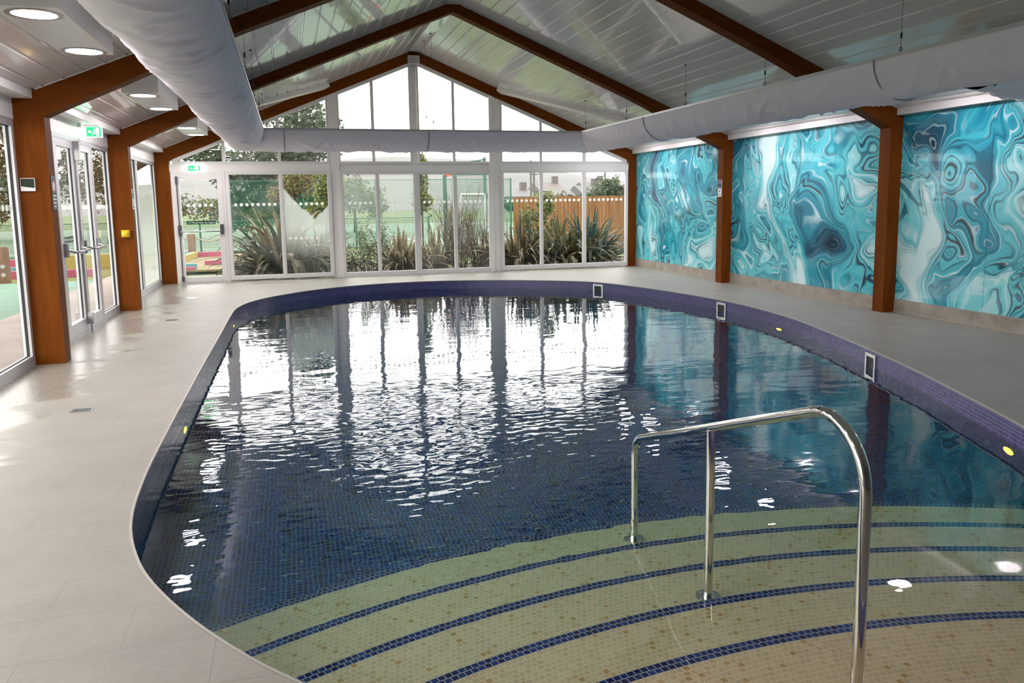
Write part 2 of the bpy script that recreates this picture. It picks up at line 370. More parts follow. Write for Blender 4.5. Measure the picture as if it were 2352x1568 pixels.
# ------------------------------------------------------------------ pool outline
ctrl = [(-.025,2.398),(-.307,2.759),(-.536,3.145),(-.69,3.507),(-.80,3.979),(-.845,4.60),(-.855,5.4),(-.855,6.9),(-.85,8.4),(-.84,9.8),(-.835,11.2),(-.80,12.1),(-.62,12.85),(-.233,13.512),(.501,14.253),(1.468,14.708),(2.635,14.81),(3.837,14.47),(4.90,13.85),(5.46,13.20),(5.90,11.7),(6.11,10.06),(6.01,8.576),(5.73,7.363),(5.42,6.305),(5.145,5.454),(4.87,4.724),(4.519,3.855),(4.20,3.2),(3.80,2.55),(3.25,2.02),(2.5,1.68),(1.75,1.58),(1.0,1.66),(.45,1.93)]
def crom(P, k):
    out = []; n = len(P)
    for i in range(n):
        a, b, c, d = (Vector(P[(i+j-1) % n]) for j in range(4))
        for q in range(k):
            t = q/k; out.append(.5*((2*b)+(c-a)*t+(2*a-5*b+4*c-d)*t*t+(3*b-a-3*c+d)*t**3))
    return [(p.x, p.y) for p in out]
OUT = crom(ctrl, 6)                           # runs clockwise seen from above
def inside(x, y, poly):
    r = False; n = len(poly)
    for i in range(n):
        x1, y1 = poly[i]; x2, y2 = poly[i-1]
        if (y1 > y) != (y2 > y) and x < (x2-x1)*(y-y1)/(y2-y1)+x1: r = not r
    return r
def offset(poly, d):
    n = len(poly); o = []
    for i in range(n):
        a = Vector(poly[i-1]); b = Vector(poly[(i+1) % n]); t = (b-a).normalized(); o.append((poly[i][0]-t.y*d, poly[i][1]+t.x*d))
    return o
OUTW = offset(OUT, .012)                      # tiled wall sits just behind the coping lip (outside)
if inside(*OUTW[40], OUT): OUTW = offset(OUT, -.012)

# ------------------------------------------------------------------ floor, coping, pool
outer = [(-2.62,YB-.1),(WR+.02,YB-.1),(WR+.02,GY+.12),(-2.62,GY+.12)]
m = MB(); allp = outer+OUT
tri = tessellate_polygon([[Vector((*p,0)) for p in outer], [Vector((*p,0)) for p in OUT]])
m.add([(x,y,0) for x, y in allp], [t if (Vector(allp[t[1]])-Vector(allp[t[0]])).cross(Vector(allp[t[2]])-Vector(allp[t[0]])) > 0 else tuple(reversed(t)) for t in tri])
fl = m.build('floor', M['floor'], kind='structure')
m = MB(); n = len(OUT)
IN = offset(OUT, .002 if not inside(*offset(OUT,.01)[40], OUT) else -.002); IN2 = [(2*o[0]-i[0], 2*o[1]-i[1]) for o, i in zip(OUT, IN)]
for i in range(n):
    j = (i+1) % n
    prof = [((*OUTW[i],.0012),(*OUTW[j],.0012)), ((*OUT[i],.001),(*OUT[j],.001)), ((*IN2[i],-.004),(*IN2[j],-.004)), ((*IN2[i],-.011),(*IN2[j],-.011)), ((*OUTW[i],-.013),(*OUTW[j],-.013))]
    for (a, b), (c, d) in zip(prof, prof[1:]): m.face([a, b, d, c])
m.build('trim_1', M['coping'], kind='structure')
def pool_floor_z(y): return -1.06-.038*max(0, min(y, 14.0)-4.0)
m = MB(); s = 0
for i in range(n):
    j = (i+1) % n; L = (Vector(OUTW[j])-Vector(OUTW[i])).length
    def zs(y): return [-.012, -.30, pool_floor_z(y)-.01]
    za, zb = zs(OUTW[i][1]), zs(OUTW[j][1])
    for k in range(2):
        m.face([(*OUTW[i],za[k]),(*OUTW[j],zb[k]),(*OUTW[j],zb[k+1]),(*OUTW[i],za[k+1])], k, [(s,za[k]),(s+L,zb[k]),(s+L,zb[k+1]),(s,za[k+1])])
    s += L
# basin floor: strips of y so the fall of the floor is followed
grid = sorted(set([1.4+.4*k for k in range(36)]))
tri = tessellate_polygon([[Vector((*p,0)) for p in OUTW]])
for t in tri:
    P = [OUTW[i] for i in t]; P = P if (Vector(P[1])-Vector(P[0])).cross(Vector(P[2])-Vector(P[0])) > 0 else P[::-1]
    m.face([(x,y,pool_floor_z(y)) for x, y in P], 1, [(x,y) for x, y in P])
pool = m.build('pool_basin', [M['mosaic_band'], M['mosaic_floor']], kind='structure')
m = MB(); tri = tessellate_polygon([[Vector((*p,0)) for p in OUTW]])
for t in tri:
    P = [OUTW[i] for i in t]; P = P if (Vector(P[1])-Vector(P[0])).cross(Vector(P[2])-Vector(P[0])) > 0 else P[::-1]
    m.face([(x,y,ZW) for x, y in P])
water = m.build('water', M['water'], kind='structure')
water['label'] = 'rippled clear water filling the curved indoor pool'

# steps: concentric arcs round a point near the camera
CXY = [(1.725,-1.23),(1.728,-1.315),(1.716,-1.312),(1.726,-1.371),(1.736,-1.576)]
RZ = [(5.361,-.815),(5.028,-.665),(4.604,-.515),(4.228,-.365),(3.998,-.215)]   # radius at the pool-floor side edge of each beige field
st = thing('pool_steps', 'curved beige mosaic steps with blue tiled nosings leading down into the pool', 'steps', (1.73,2.0,-1.06))
NOSE = .0556
OUTX = offset(OUT, .05); OUTX = OUTX if not inside(*OUTX[40], OUT) else offset(OUT, -.05)
for k in range(5):
    (cx, cy), (r, z) = CXY[k], RZ[k]
    if k < 4: (cx2, cy2), (r2, z2) = CXY[k+1], RZ[k+1]; rin = (r2+cy2)-cy-.0
    else: rin = 2.55
    tr, ns, rs = MB(), MB(), MB()
    A0, A1, NA = math.radians(8), math.radians(172), 330
    for i in range(NA):
        a, b = A0+(A1-A0)*i/NA, A0+(A1-A0)*(i+1)/NA
        P = lambda ang, rad, zz: (cx+rad*cos(ang), cy+rad*sin(ang), zz)
        def inner(ang):           # tuck the tread under the next nosing
            if k == 4: return rin
            ux, uy = cos(ang), sin(ang); dx, dy = cx-cx2, cy-cy2; B = dx*ux+dy*uy; Cc = dx*dx+dy*dy-(r2+NOSE)**2
            return -B+sqrt(max(B*B-Cc, 0))-.03
        ia, ib = inner(a), inner(b)
        nr = 8
        for q in range(nr):
            f0, f1 = q/nr, (q+1)/nr
            ra0, ra1, rb0, rb1 = ia+(r-ia)*f0, ia+(r-ia)*f1, ib+(r-ib)*f0, ib+(r-ib)*f1
            c0 = P((a+b)/2, (ra0+rb1)/2, z)
            if inside(c0[0], c0[1], OUTX):
                tr.face([P(a,ra0,z),P(a,ra1,z),P(b,rb1,z),P(b,rb0,z)], 0, [(-a*r,ra0-r),(-a*r,ra1-r),(-b*r,rb1-r),(-b*r,rb0-r)])
        c0 = P((a+b)/2, r+NOSE/2, z)
        if inside(c0[0], c0[1], OUTX):
            R = r+NOSE
            ns.face([P(a,r,z),P(a,R,z),P(b,R,z),P(b,r,z)], 0, [(-a*r,.0),(-a*r,NOSE),(-b*r,NOSE),(-b*r,0)])
            ns.face([P(a,R,z),P(a,R,z-.028),P(b,R,z-.028),P(b,R,z)], 0, [(-a*r,0),(-a*r,.028),(-b*r,.028),(-b*r,0)])
            zl = RZ[k-1][1] if k else pool_floor_z(4.2)
            rs.face([P(a,R-.002,z-.028),P(a,R-.002,zl),P(b,R-.002,zl),P(b,R-.002,z-.028)], 0, [(-a*r,0),(-a*r,zl-z),(-b*r,zl-z),(-b*r,0)])
    t_o = tr.build('tread', M['mosaic_beige'], st); ns.build('nosing', M['mosaic_nose'], t_o); rs.build('riser', M['mosaic_beige'], t_o)

# ------------------------------------------------------------------ handrail
def fillet(P, R, k=10):
    P = [Vector(p) for p in P]; out = [P[0]]
    for i in range(1, len(P)-1):
        a = (P[i-1]-P[i]).normalized(); b = (P[i+1]-P[i]).normalized(); ang = a.angle(b); T = R[i-1]/math.tan(ang/2)
        p0, p1 = P[i]+a*T, P[i]+b*T; c = P[i]+(a+b).normalized()*(R[i-1]/sin(ang/2))
        v0, v1 = p0-c, p1-c; w = v0.angle(v1)
        for q in range(k+1):
            t = q/k; out.append(c+(v0*sin((1-t)*w)+v1*sin(t*w))/sin(w))
    return out+[P[-1]]
def hx(y): return 1.779+(y-3.053)*.0457
hr = thing('pool_handrail', 'polished stainless steel handrail with three posts standing on the pool steps', 'handrail', (1.78,3.05,-.515))
yl = lambda y: .245+.361*(3.7-y)
Pp = [(hx(3.955),3.955,-.813),(hx(3.955),3.955,yl(3.955)),(hx(2.014),2.014,yl(2.014)),(hx(2.014),2.014,-.213)]
m = MB(); m.tube(fillet(Pp, [.14,.215], 14), .0205, 20); m.build('rail', M['steel'], hr)
m = MB(); m.tube([(hx(3.053),3.053,-.513),(hx(3.053),3.053,yl(3.053)-.012)], .0205, 20); m.build('post', M['steel'], hr)
for y, z in ((3.955,-.815),(3.053,-.515),(2.014,-.215)):
    m = MB(); c = (hx(y), y); m.tube([(*c,z+.001),(*c,z+.009)], .058, 28); m.tube([(*c,z+.009),(*c,z+.030)], .0255, 22)
    f = m.build('base_flange', M['steel'], hr)
    for a in (.4,1.97,3.54,5.11):
        m = MB(); m.tube([(c[0]+.043*cos(a),c[1]+.043*sin(a),z+.009),(c[0]+.043*cos(a),c[1]+.043*sin(a),z+.014)], .007, 10); m.build('screw', M['metal'], f)

# ------------------------------------------------------------------ pool wall inlets and lamps
def near_out(x, y):
    k = min(range(len(OUTW)), key=lambda i: (OUTW[i][0]-x)**2+(OUTW[i][1]-y)**2)
    a, b = Vector(OUTW[k-1]), Vector(OUTW[(k+1) % len(OUTW)]); t = (b-a).normalized(); nrm = Vector((-t.y, t.x))
    p = Vector(OUTW[k])
    if not inside(p.x+nrm.x*.1, p.y+nrm.y*.1, OUTW): nrm = -nrm
    tt = Vector((x,y))-p; p = p+t*tt.dot(t)
    return p, t, nrm
def plate(m, p, t, nrm, s0, s1, z0, z1, d0, d1, mi=0):
    P = lambda s, z, d: (p.x+t.x*s+nrm.x*d, p.y+t.y*s+nrm.y*d, z)
    v = [P(s0,z0,d0),P(s1,z0,d0),P(s1,z0,d1),P(s0,z0,d1),P(s0,z1,d0),P(s1,z1,d0),P(s1,z1,d1),P(s0,z1,d1)]
    m.add(v, [(3,2,1,0),(4,5,6,7),(0,1,5,4),(1,2,6,5),(2,3,7,6),(3,0,4,7)], mi)
for (x, y), lab in [((5.36,13.33), 'square steel skimmer inlet in the tile band, nearest the glazed gable'), ((5.99,10.25), 'square steel skimmer inlet in the tile band, middle one of three'), ((5.47,6.33), 'square steel skimmer inlet in the tile band, closest to the handrail')]:
    p, t, nr = near_out(x, y); s = thing('skimmer_inlet', lab, 'skimmer', (p.x,p.y,-.13), 'skimmer inlets in the pool wall')
    m = MB(); w, z0, z1 = .115, -.235, -.040
    for a in ((-w,-w+.032,z0,z1),(w-.032,w,z0,z1),(-w+.032,w-.032,z1-.032,z1),(-w+.032,w-.032,z0,z0+.032)): plate(m, p, t, nr, *a, .0, .014)
    m.build('frame', M['chrome'], s)
    m = MB(); plate(m, p, t, nr, -w+.032, w-.032, z0+.032, z1-.032, .001, .003); m.build('opening', M['black'], s)
for (x, y), lab in [((6.10,8.70),'yellow-glowing round underwater lamp on the mural-side pool wall, between two skimmer inlets'), ((4.62,4.0),'yellow-glowing round underwater lamp at the right frame edge near the steps'), ((-.85,6.35),'yellow-glowing round underwater lamp halfway along the straight pool wall'), ((-.80,11.6),'tiny yellow-glowing underwater lamp at the far end of the straight pool wall')]:
    p, t, nr = near_out(x, y); z = -.345; s = thing('pool_lamp', lab, 'pool lamp', (p.x,p.y,z), 'underwater pool lamps')
    c = Vector((p.x,p.y,z)); nn = Vector((nr.x,nr.y,0))
    m = MB(); m.tube([c+nn*.001, c+nn*.014], .078, 24); m.disc(c+nn*.0145, nn, .078, 24, 0, .064); m.build('rim', M['steel'], s)
    m = MB(); m.disc(c+nn*.016, nn, .064, 24); m.build('lens', M['pool_lamp'], s)

# floor drains
for (x, y), lab in [((-1.556,6.35),'small rectangular steel floor drain in the deck, nearer one'), ((-1.56,11.1),'small rectangular steel floor drain in the deck, farther one')]:
    s = thing('floor_drain', lab, 'drain', (x,y,0), 'deck drains')
    m = MB(); m.box(x-.075,x+.075,y-.055,y+.055,.0006,.003); m.build('frame', M['metal'], s)
    m = MB()
    for k in range(5): m.box(x-.062,x+.062,y-.045+k*.02,y-.037+k*.02,.003,.0042)
    m.build('grate', M['darkmetal'], s)

# ------------------------------------------------------------------ ceiling
m = MB()
def ribbed(sgn):
    pts = []; u = .12; U = 4.83 if sgn < 0 else 4.82; step = .185
    while u < U:
        e = min(u+step, U); pts += [(u+.0, .0), (e-.030, 0), (e-.024, .010), (e-.006, .010)]; u = e
    pts.append((U, 0)); return [(XC+sgn*u, 4.564-.4115*u+dz) for u, dz in pts]
L = ribbed(-1); Rr = ribbed(1)
prof = L[::-1]+Rr
top = [(WR+.15, 2.75), (XC, 4.85), (-2.62, 2.75)]
m.prism(prof+[(WR+.15, 2.574)]+top+[(-2.62, 2.574)], 'y', YB-.1, F3+TY)
m.build('ceiling', M['ceiling'], kind='structure')
m = MB(); m.prism([(-3.45,2.57),(-2.61,2.57),(-2.61,2.72),(-3.45,2.62)], 'y', YB-.1, GY+.5); m.build('roof', M['white_paint'], kind='structure')  # unseen eave overhang, added to cut sky light through the left glazing
# diagonal white wind braces boxed in under the last bay
for sg, a, b in ((1,(4.352,16.26),(6.43,14.05)), (-1,(.82,16.26),(-1.25,14.05))):
    m = MB(); A = Vector((a[0],a[1],ceil_z(a[0])-.045)); B = Vector((b[0],b[1],ceil_z(b[0])-.045))
    m.bar(A, B, .19, .085, up=(.38*sg, 0, .92))
    m.build('diagonal_brace', M['white_paint'], label='white boxed diagonal brace under the roof, '+('mural side' if sg > 0 else 'above the gable door side'), category='brace', group='diagonal roof braces')

# eaves: boxed cornices
m = MB(); m.prism([(-2.62,2.504),(-2.238,2.504),(-2.238,2.576),(-2.62,2.576)], 'y', YB, F3); m.build('trim_2', M['white_paint'], kind='structure')
m = MB(); m.prism([(7.41,2.497),(WR,2.497),(WR,2.58),(7.41,2.58)], 'y', YB, F3); m.build('trim_3', M['white_frame'], kind='structure')

# ------------------------------------------------------------------ portal frames
HB = [(0,4.404),(2.9,4.404-.4115*2.9),(3.3,3.032),(3.7,2.836),(4.1,2.642),(4.5,2.462),(4.66,2.385),(XR-XC,KN)]
DROP = [(0,.058),(2.9,.058),(3.6,.05),(4.3,.02),(4.74,0)]
def drop(d):
    for (a, za), (b, zb) in zip(DROP, DROP[1:]):
        if a <= d <= b: return za+(zb-za)*(d-a)/(b-a)
    return 0
def portal(y, lab, deep=0):
    t = thing('portal_frame', lab, 'portal frame', (XC,y,0), 'timber portal frames')
    m = MB(); m.box(-2.447,XL,y,y+TY,0,KN); m.build('post', M['post_wood'], t)
    m = MB(); m.box(XR,WR+.0,y,y+TY,0,KN); m.build('post', M['post_wood'], t)
    for sg in (-1, 1):
        bot = [(XC+sg*min(dx, (XC-XL) if sg < 0 else dx), z-deep*drop(dx)) for dx, z in HB]
        xo = -2.52 if sg < 0 else WR
        tp = [(xo,KN),(xo,2.56),(XC+sg*4.83, 2.574),(XC+sg*.12, 4.5146),(XC,4.5146)]
        m = MB(); m.prism(bot+tp, 'y', y, y+TY); m.build('rafter', M['rafter_wood'], t)
        m = MB()   # thin dark edge strips where the cladding meets the rafter
        m.bar((XC+sg*.13, y-.004, 4.512-.004), (XC+sg*4.80, y-.004, ceil_z(XC+sg*4.80)-.004), .008, .008); m.build('edge_bead', M['grey_alu'], t)
    return t
portal(F1, 'nearest brown timber portal frame, with a thermostat on one post')
portal(F2, 'brown timber portal frame in the middle, with a yellow box on one post')
portal(F3, 'brown timber portal frame standing against the glazed gable', 1)

# ------------------------------------------------------------------ walls
m = MB()
m.box(WL-.12,-2.408,YB,F3,2.315,2.505)            # header over the left glazing
m.box(WL-.12,-2.40,YB,.43,0,2.32)                 # solid part behind the camera
m.build('wall_left', M['white_paint'], kind='structure')
m = MB(); m.box(WR,WR+.15,YB-.1,GY+.2,-.1,2.75); m.build('wall_right', M['white_paint'], kind='structure')
m = MB(); m.prism([(-2.6,-.1),(WR+.1,-.1),(WR+.1,2.7),(XC,4.8),(-2.6,2.7)], 'y', YB-.2, YB); m.build('wall_back', M['dim_wall'], kind='structure')
# tiled plinth, one board length per bay
for k, (a, b) in enumerate([(YB,.43),(.62,4.40),(4.40,F1),(F1+TY,F2),(F2+TY,F3)]):
    m = MB(); y = b
    while y > a+.01:
        e = max(a, y-1.22); m.box(WR-.016,WR,e+.0015,y-.0015,.0,.162); y = e
    m.box(WR-.019,WR,a,b,0,.014,1); m.box(WR-.017,WR,a,b,.162,.170,1)
    m.build('baseboard_right' if k == 4 else 'baseboard_right.%03d' % (4-k), [M['plinth'], M['coping']], kind='structure')
# murals
for (a, b), js, lab in [((F2+TY,F3), (13.665,15.013), 'turquoise marbled mural between the gable post and the depth-sign post'),
                        ((F1+TY,F2), (9.647,10.979), 'turquoise marbled mural with a dark swirl, in the middle wall bay'),
                        ((4.60,F1), (5.73,7.032), 'turquoise marbled mural at the right picture edge, past the nearest wall post')]:
    t = thing('mural', lab, 'mural', (WR,(a+b)/2,.17), 'marbled wall murals'); ed = [a, *js, b]
    for e, f in zip(ed, ed[1:]):
        m = MB(); m.box(WR-.008,WR-.0005,e+.0025,f-.0025,.172,2.495); m.build('panel', M['mural'], t)
m = MB(); m.box(WR-.004,WR-.0004,YB,4.4,.172,2.495); m.build('trim_4', M['mural'], kind='structure')

# ------------------------------------------------------------------ windows
def frame_rect(m, ax, c, u0, u1, z0, z1, w, d, wb=None):
    """rect frame bars in plane; ax 'y' = plane facing y at y=c"""
    wb = wb or w
    for (a, b, e, f) in ((u0,u0+w,z0,z1),(u1-w,u1,z0,z1),(u0+w,u1-w,z0,z0+wb),(u0+w,u1-w,z1-w,z1)):
        if ax == 'y': m.box(a,b,c-d/2,c+d/2,e,f)
        else: m.box(c-d/2,c+d/2,a,b,e,f)
def pane(ax, c, poly, mat, parent, th=.006):
    m = MB(); m.face([(u,c,z) if ax == 'y' else (c,u,z) for u, z in poly]); return m.build('pane', mat, parent)
def dots(ax, c, u0, u1, z, parent, off=-.006, pitch=.105, r=.031):
    m = MB(); k = int((u1-u0)/pitch); s0 = (u0+u1)/2-(k-1)*pitch/2
    for i in range(k):
        u = s0+i*pitch; m.disc((u,c+off,z) if ax == 'y' else (c-off,u,z), (0,-1,0) if ax == 'y' else (1,0,0), r, 14)
    return m.build('manifestation_dots', M['dot'], parent)
wn = [0]
def window(ax, c, u0, u1, z0, z1, mull, mats, w=.05, d=.07, dz=1.55, wb=None, fm=None, gl=None):
    wn[0] += 1; fm = fm or M['white_frame']
    o = struct('window_%d' % wn[0], (u0,c,z0) if ax == 'y' else (c,u0,z0))
    m = MB(); frame_rect(m, ax, c, u0, u1, z0, z1, w, d, wb)
    for a, b in mull:
        if ax == 'y': m.box(a,b,c-d/2,c+d/2,z0+(wb or w),z1-w)
        else: m.box(c-d/2,c+d/2,a,b,z0+(wb or w),z1-w)
    m.build('frame', fm, o)
    ed = [u0+w]+[x for ab in mull for x in ab]+[u1-w]
    for k in range(0, len(ed), 2):
        a, b = ed[k], ed[k+1]
        g = MB(); zz0, zz1 = z0+(wb or w), z1-w
        for (p, q, e, f) in ((a,a+.008,zz0,zz1),(b-.008,b,zz0,zz1),(a,b,zz0,zz0+.006),(a,b,zz1-.006,zz1)):
            if ax == 'y': g.box(p,q,c-.016,c+.016,e,f)
            else: g.box(c-.012,c+.010,p,q,e,f)
        g.build('gasket', M['white_frame'] if ax == 'y' else M['gasket'], o)
        pn = pane(ax, c, [(a,zz0),(b,zz0),(b,zz1),(a,zz1)], mats[k//2 % len(mats)], o)
        if dz: dots(ax, c, a+.03, b-.03, dz, pn, -.005)
    return o
# lower gable row
ZB, ZH = .0, 2.075
window('y', GY, -1.16, .84, .03, 2.15, [(-.161,-.096)], [M['glass_mist'], M['glass_v']], .065, .08, 1.50, .075)
window('y', GY, 1.02, 2.565, 0, 2.14, [(1.735,1.795)], [M['glass_mid'], M['glass_mid']], .055, .08, 1.50, .09)
window('y', GY, 2.565, 4.175, 0, 2.14, [(3.344,3.408)], [M['glass_mist'], M['glass_mist']], .065, .08, 1.50, .09)
window('y', GY, 4.38, 7.30, .02, 2.15, [(5.247,5.309),(6.237,6.306)], [M['glass'], M['glass'], M['glass']], .05, .08, 1.50, .085)
# second dot row on the misted pane
m = MB()
for i in range(6): m.disc((.0+i*.105,GY-.006,.82), (0,-1,0), .031, 14)
m.build('manifestation_dots', M['dot'], bpy.data.objects['window_1'])
# upper gable lights, cut by the rafters
def soffit(x):
    d = abs(x-XC)
    for (a, za), (b, zb) in zip(HB, HB[1:]):
        if a <= d <= b: return za+(zb-za)*(d-a)/(b-a)-drop(d)
    return KN
def upper(u0, u1, mull, mats):
    wn[0] += 1; o = struct('window_%d' % wn[0], (u0,GY,2.3)); z0 = 2.285; w = .06; m = MB()
    m.box(u0,u1,F3+.008,GY+.04,z0,z0+.05)
    for a, b in [(u0,u0+.035)]+mull+[(u1-.035,u1)]:
        m.prism([(a,z0+.05),(b,z0+.05),(b,soffit(b)+.01),(a,soffit(a)+.01)], 'y', F3+.010, GY+.038)
    xs = sorted(set([u0,u1]+[XC+s*d for s in (-1,1) for d, _ in HB if u0 < XC+s*d < u1]))
    for a, b in zip(xs, xs[1:]): m.prism([(a,soffit(a)-.07),(b,soffit(b)-.07),(b,soffit(b)+.02),(a,soffit(a)+.02)], 'y', F3+.006, GY+.042)
    m.build('frame', M['white_frame'], o)
    ed = [u0+.035]+[x for ab in mull for x in ab]+[u1-.035]
    for k in range(0, len(ed), 2):
        a, b = ed[k], ed[k+1]; xm = sorted(set([a,b]+[XC+s*d for s in (-1,1) for d, _ in HB if a < XC+s*d < b]))
        pane('y', GY, [(a,z0+.05),(b,z0+.05)]+[(x,max(soffit(x)-.07,z0+.051)) for x in reversed(xm)], mats[k//2 % len(mats)], o)
upper(-2.10, .83, [(-1.198,-1.134),(-.170,-.105)], [M['glass_mist']])
upper(1.02, 2.495, [(1.683,1.745)], [M['glass']])
upper(2.63, 4.17, [(3.349,3.405)], [M['glass']])
upper(4.385, 7.28, [(5.250,5.305),(6.232,6.311)], [M['glass']])
# gable posts and transoms
for a, b, y0 in ((.832,1.018,F3+.02),(4.205,4.383,F3+.02)):
    m = MB(); m.prism([(a,0),(b,0),(b,soffit(b)+.03),(a,soffit(a)+.03)], 'y', y0, GY+.05); m.build('trim_%d' % (5 if a < 2 else 6), M['white_paint'], kind='structure')
m = MB(); m.box(2.49,2.635,F3+.09,GY+.045,2.10,soffit(2.56)+.02); m.build('trim_7', M['white_paint'], kind='structure')
for k, (a, b, z0, z1, y0) in enumerate([(XL,.832,2.145,2.284,F3+.005),(1.018,4.205,2.13,2.30,F3+.06),(4.383,XR-.01,2.145,2.284,F3+.005)]):
    m = MB(); m.box(a,b,y0,GY+.05,z0,z1); m.build('trim_%d' % (8+k), M['white_paint'], kind='structure')
m = MB(); m.box(4.125,4.205,GY-.05,GY+.05,0,soffit(4.2)); m.build('trim_11', M['white_paint'], kind='structure')

# fire door in the gable
DX0, DX1 = -2.135, -1.165
dr = struct('door_1', (DX0,GY,0), 'white glazed fire door with a push bar, beside the gable windows', 'door')
m = MB(); frame_rect(m, 'y', GY, DX0, DX1, 0.0, 2.15, .055, .08, .03); m.build('frame', M['white_frame'], dr)
lf = MB(); frame_rect(lf, 'y', GY-.012, DX0+.052, DX1-.052, .026, 2.098, .10, .07, .10); leaf = lf.build('leaf', M['white_frame'], dr)
g0, g1 = DX0+.158, DX1-.158
pn = pane('y', GY-.012, [(g0,.132),(g1,.132),(g1,1.968),(g0,1.968)], M['glass_mist'], dr); dots('y', GY-.012, g0+.02, g1-.02, 1.50, pn)
m = MB(); yb = GY-.125
m.tube([(DX0+.115,GY-.06,1.03),(DX0+.125,yb,1.0),(DX1-.12,yb,1.0),(DX1-.11,GY-.06,1.02)], .013, 10)
bar = m.build('push_bar', M['metal'], dr)
m = MB(); m.box(DX1-.135,DX1-.075,GY-.10,GY-.048,.94,1.13); m.build('bar_housing', M['darkmetal'], dr)
m = MB(); m.box(DX0+.075,DX0+.135,GY-.10,GY-.048,.93,1.12); m.build('bar_housing', M['darkmetal'], dr)
m = MB(); m.tube([(DX0+.10,GY-.065,.10),(DX0+.10,GY-.065,2.03)], .010, 8); m.box(DX0+.08,DX0+.12,GY-.09,GY-.047,1.90,2.05); m.box(DX0+.08,DX0+.13,GY-.09,GY-.047,.04,.14); m.build('vertical_bolt', M['darkmetal'], dr)
sg = MB(); sg.box(g0+.07,g1-.06,GY-.0195,GY-.0165,1.135,1.205); sgo = sg.build('door_sign', M['signgreen'], dr)
sw = MB(); sw.box(g0+.155,g0+.158,GY-.0205,GY-.0195,1.14,1.20); sw.bar((g0+.095,GY-.0203,1.172),(g0+.108,GY-.0203,1.155),.010,.001,(0,1,0)); sw.bar((g0+.108,GY-.0203,1.155),(g0+.135,GY-.0203,1.19),.010,.001,(0,1,0)); sw.build('tick_mark', M['white'], sgo)
text(sgo, 'Push bar to open', ((g0+.165+g1-.07)/2,GY-.0205,1.168), .058, M['white'], (PI/2,0,0))

# left wall glazing
window('x', WL, .45, 4.40, 0, 2.315, [(2.39,2.45)], [M['glass']], .05, .07, 1.5, .09, M['grey_alu'])
window('x', WL, 4.40, F1-.0, 0, 2.315, [(6.35,6.41)], [M['glass']], .065, .07, 1.5, .10, M['grey_alu'])
window('x', WL, F2+TY, F3, 0, 2.315, [(14.45,14.52)], [M['glass_low']], .055, .07, 0, .10, M['grey_alu'])
# side lights and double doors in the middle bay
window('x', WL, F1+TY, 9.58, 0, 2.315, [], [M['glass']], .055, .07, 1.5, .10, M['grey_alu'])
window('x', WL, 11.33, F2, 0, 2.315, [], [M['glass']], .055, .07, 1.5, .10, M['grey_alu'])
dd = struct('door_2', (WL,10.45,0), 'pale grey glazed double doors with two push bars in the side wall', 'door')
m = MB(); frame_rect(m, 'x', WL, 9.58, 11.33, 0, 2.315, .05, .09, .025); m.build('frame', M['grey_alu'], dd)
for a, b in ((9.635,10.447),(10.453,11.275)):
    m = MB(); frame_rect(m, 'x', WL+.012, a, b, .028, 2.262, .085, .06, .15); lo = m.build('leaf', M['grey_alu'], dd)
    g = MB()
    for (p, q, e, f) in ((a+.085,a+.095,.178,2.177),(b-.095,b-.085,.178,2.177)): g.box(WL+.008,WL+.022,p,q,e,f)
    g.build('gasket', M['gasket'], lo)
    pn = pane('x', WL+.012, [(a+.085,.178),(b-.085,.178),(b-.085,2.177),(a+.085,2.177)], M['glass'], dd); dots('x', WL+.012, a+.10, b-.10, 1.5, pn)
    m = MB(); m.tube([(WL+.06,a+.06,1.03),(WL+.15,a+.075,1.0),(WL+.15,b-.075,1.0),(WL+.06,b-.06,1.03)], .014, 10); m.build('push_bar', M['metal'], dd)
    for yy in (a+.035, b-.07):
        m = MB(); m.box(WL+.042,WL+.085,yy,yy+.035,.95,1.10); m.build('bar_housing', M['midgrey'], dd)
m = MB(); m.box(WL+.043,WL+.075,10.43,10.455,.20,2.12); m.box(WL+.043,WL+.11,10.41,10.47,2.05,2.27); m.box(WL+.043,WL+.11,10.41,10.47,.10,.24); m.tube([(WL+.08,10.44,.003),(WL+.08,10.44,.12)], .010, 8); m.build('vertical_bolt', M['metal'], dd)
sg = MB(); sg.box(WL+.0145,WL+.018,9.80,10.20,1.10,1.17); sgo = sg.build('door_sign', M['signgreen'], dd)
text(sgo, 'Push bar to open', (WL+.019,10.0,1.135), .05, M['white'], (PI/2,0,PI/2))

# ------------------------------------------------------------------ fabric air duct: half-round sock hung from two rails, U-shaped
R = .355; ZT = 2.79
def duct_profile(u): return (R*cos(u), -R*sin(u))         # u 0..pi, from inner rail round the belly to the outer rail
def wr(s, u, seed):
    """creases running down from the rails: thin ridges along the level lines of stretched noise"""
    w = 0
    for k, (fs, fu, tilt, amp) in enumerate(((2.6,.5,.9,.034), (4.4,.7,-1.3,.022), (6.5,.6,1.9,.015))):
        n = noise.noise(Vector((s*fs+u*tilt, u*fu+k*5, seed+k*3.7))); r = max(0, 1-abs(n)*4.5)**1.6
        pm = max(0, noise.noise(Vector((s*1.1+k*11, u*1.2, seed*2.3)))+.25)*1.3
        w += amp*(r-.08)*min(pm, 1)
    w += .008*noise.noise(Vector((s*1.4, u*1.5, seed+20)))
    return w*min(1, sin(u)*2.6)
NU = 48
du = thing('fabric_duct', 'U-shaped lavender-white fabric air duct hanging under the roof', 'air duct', (XC,14.835,ZT))
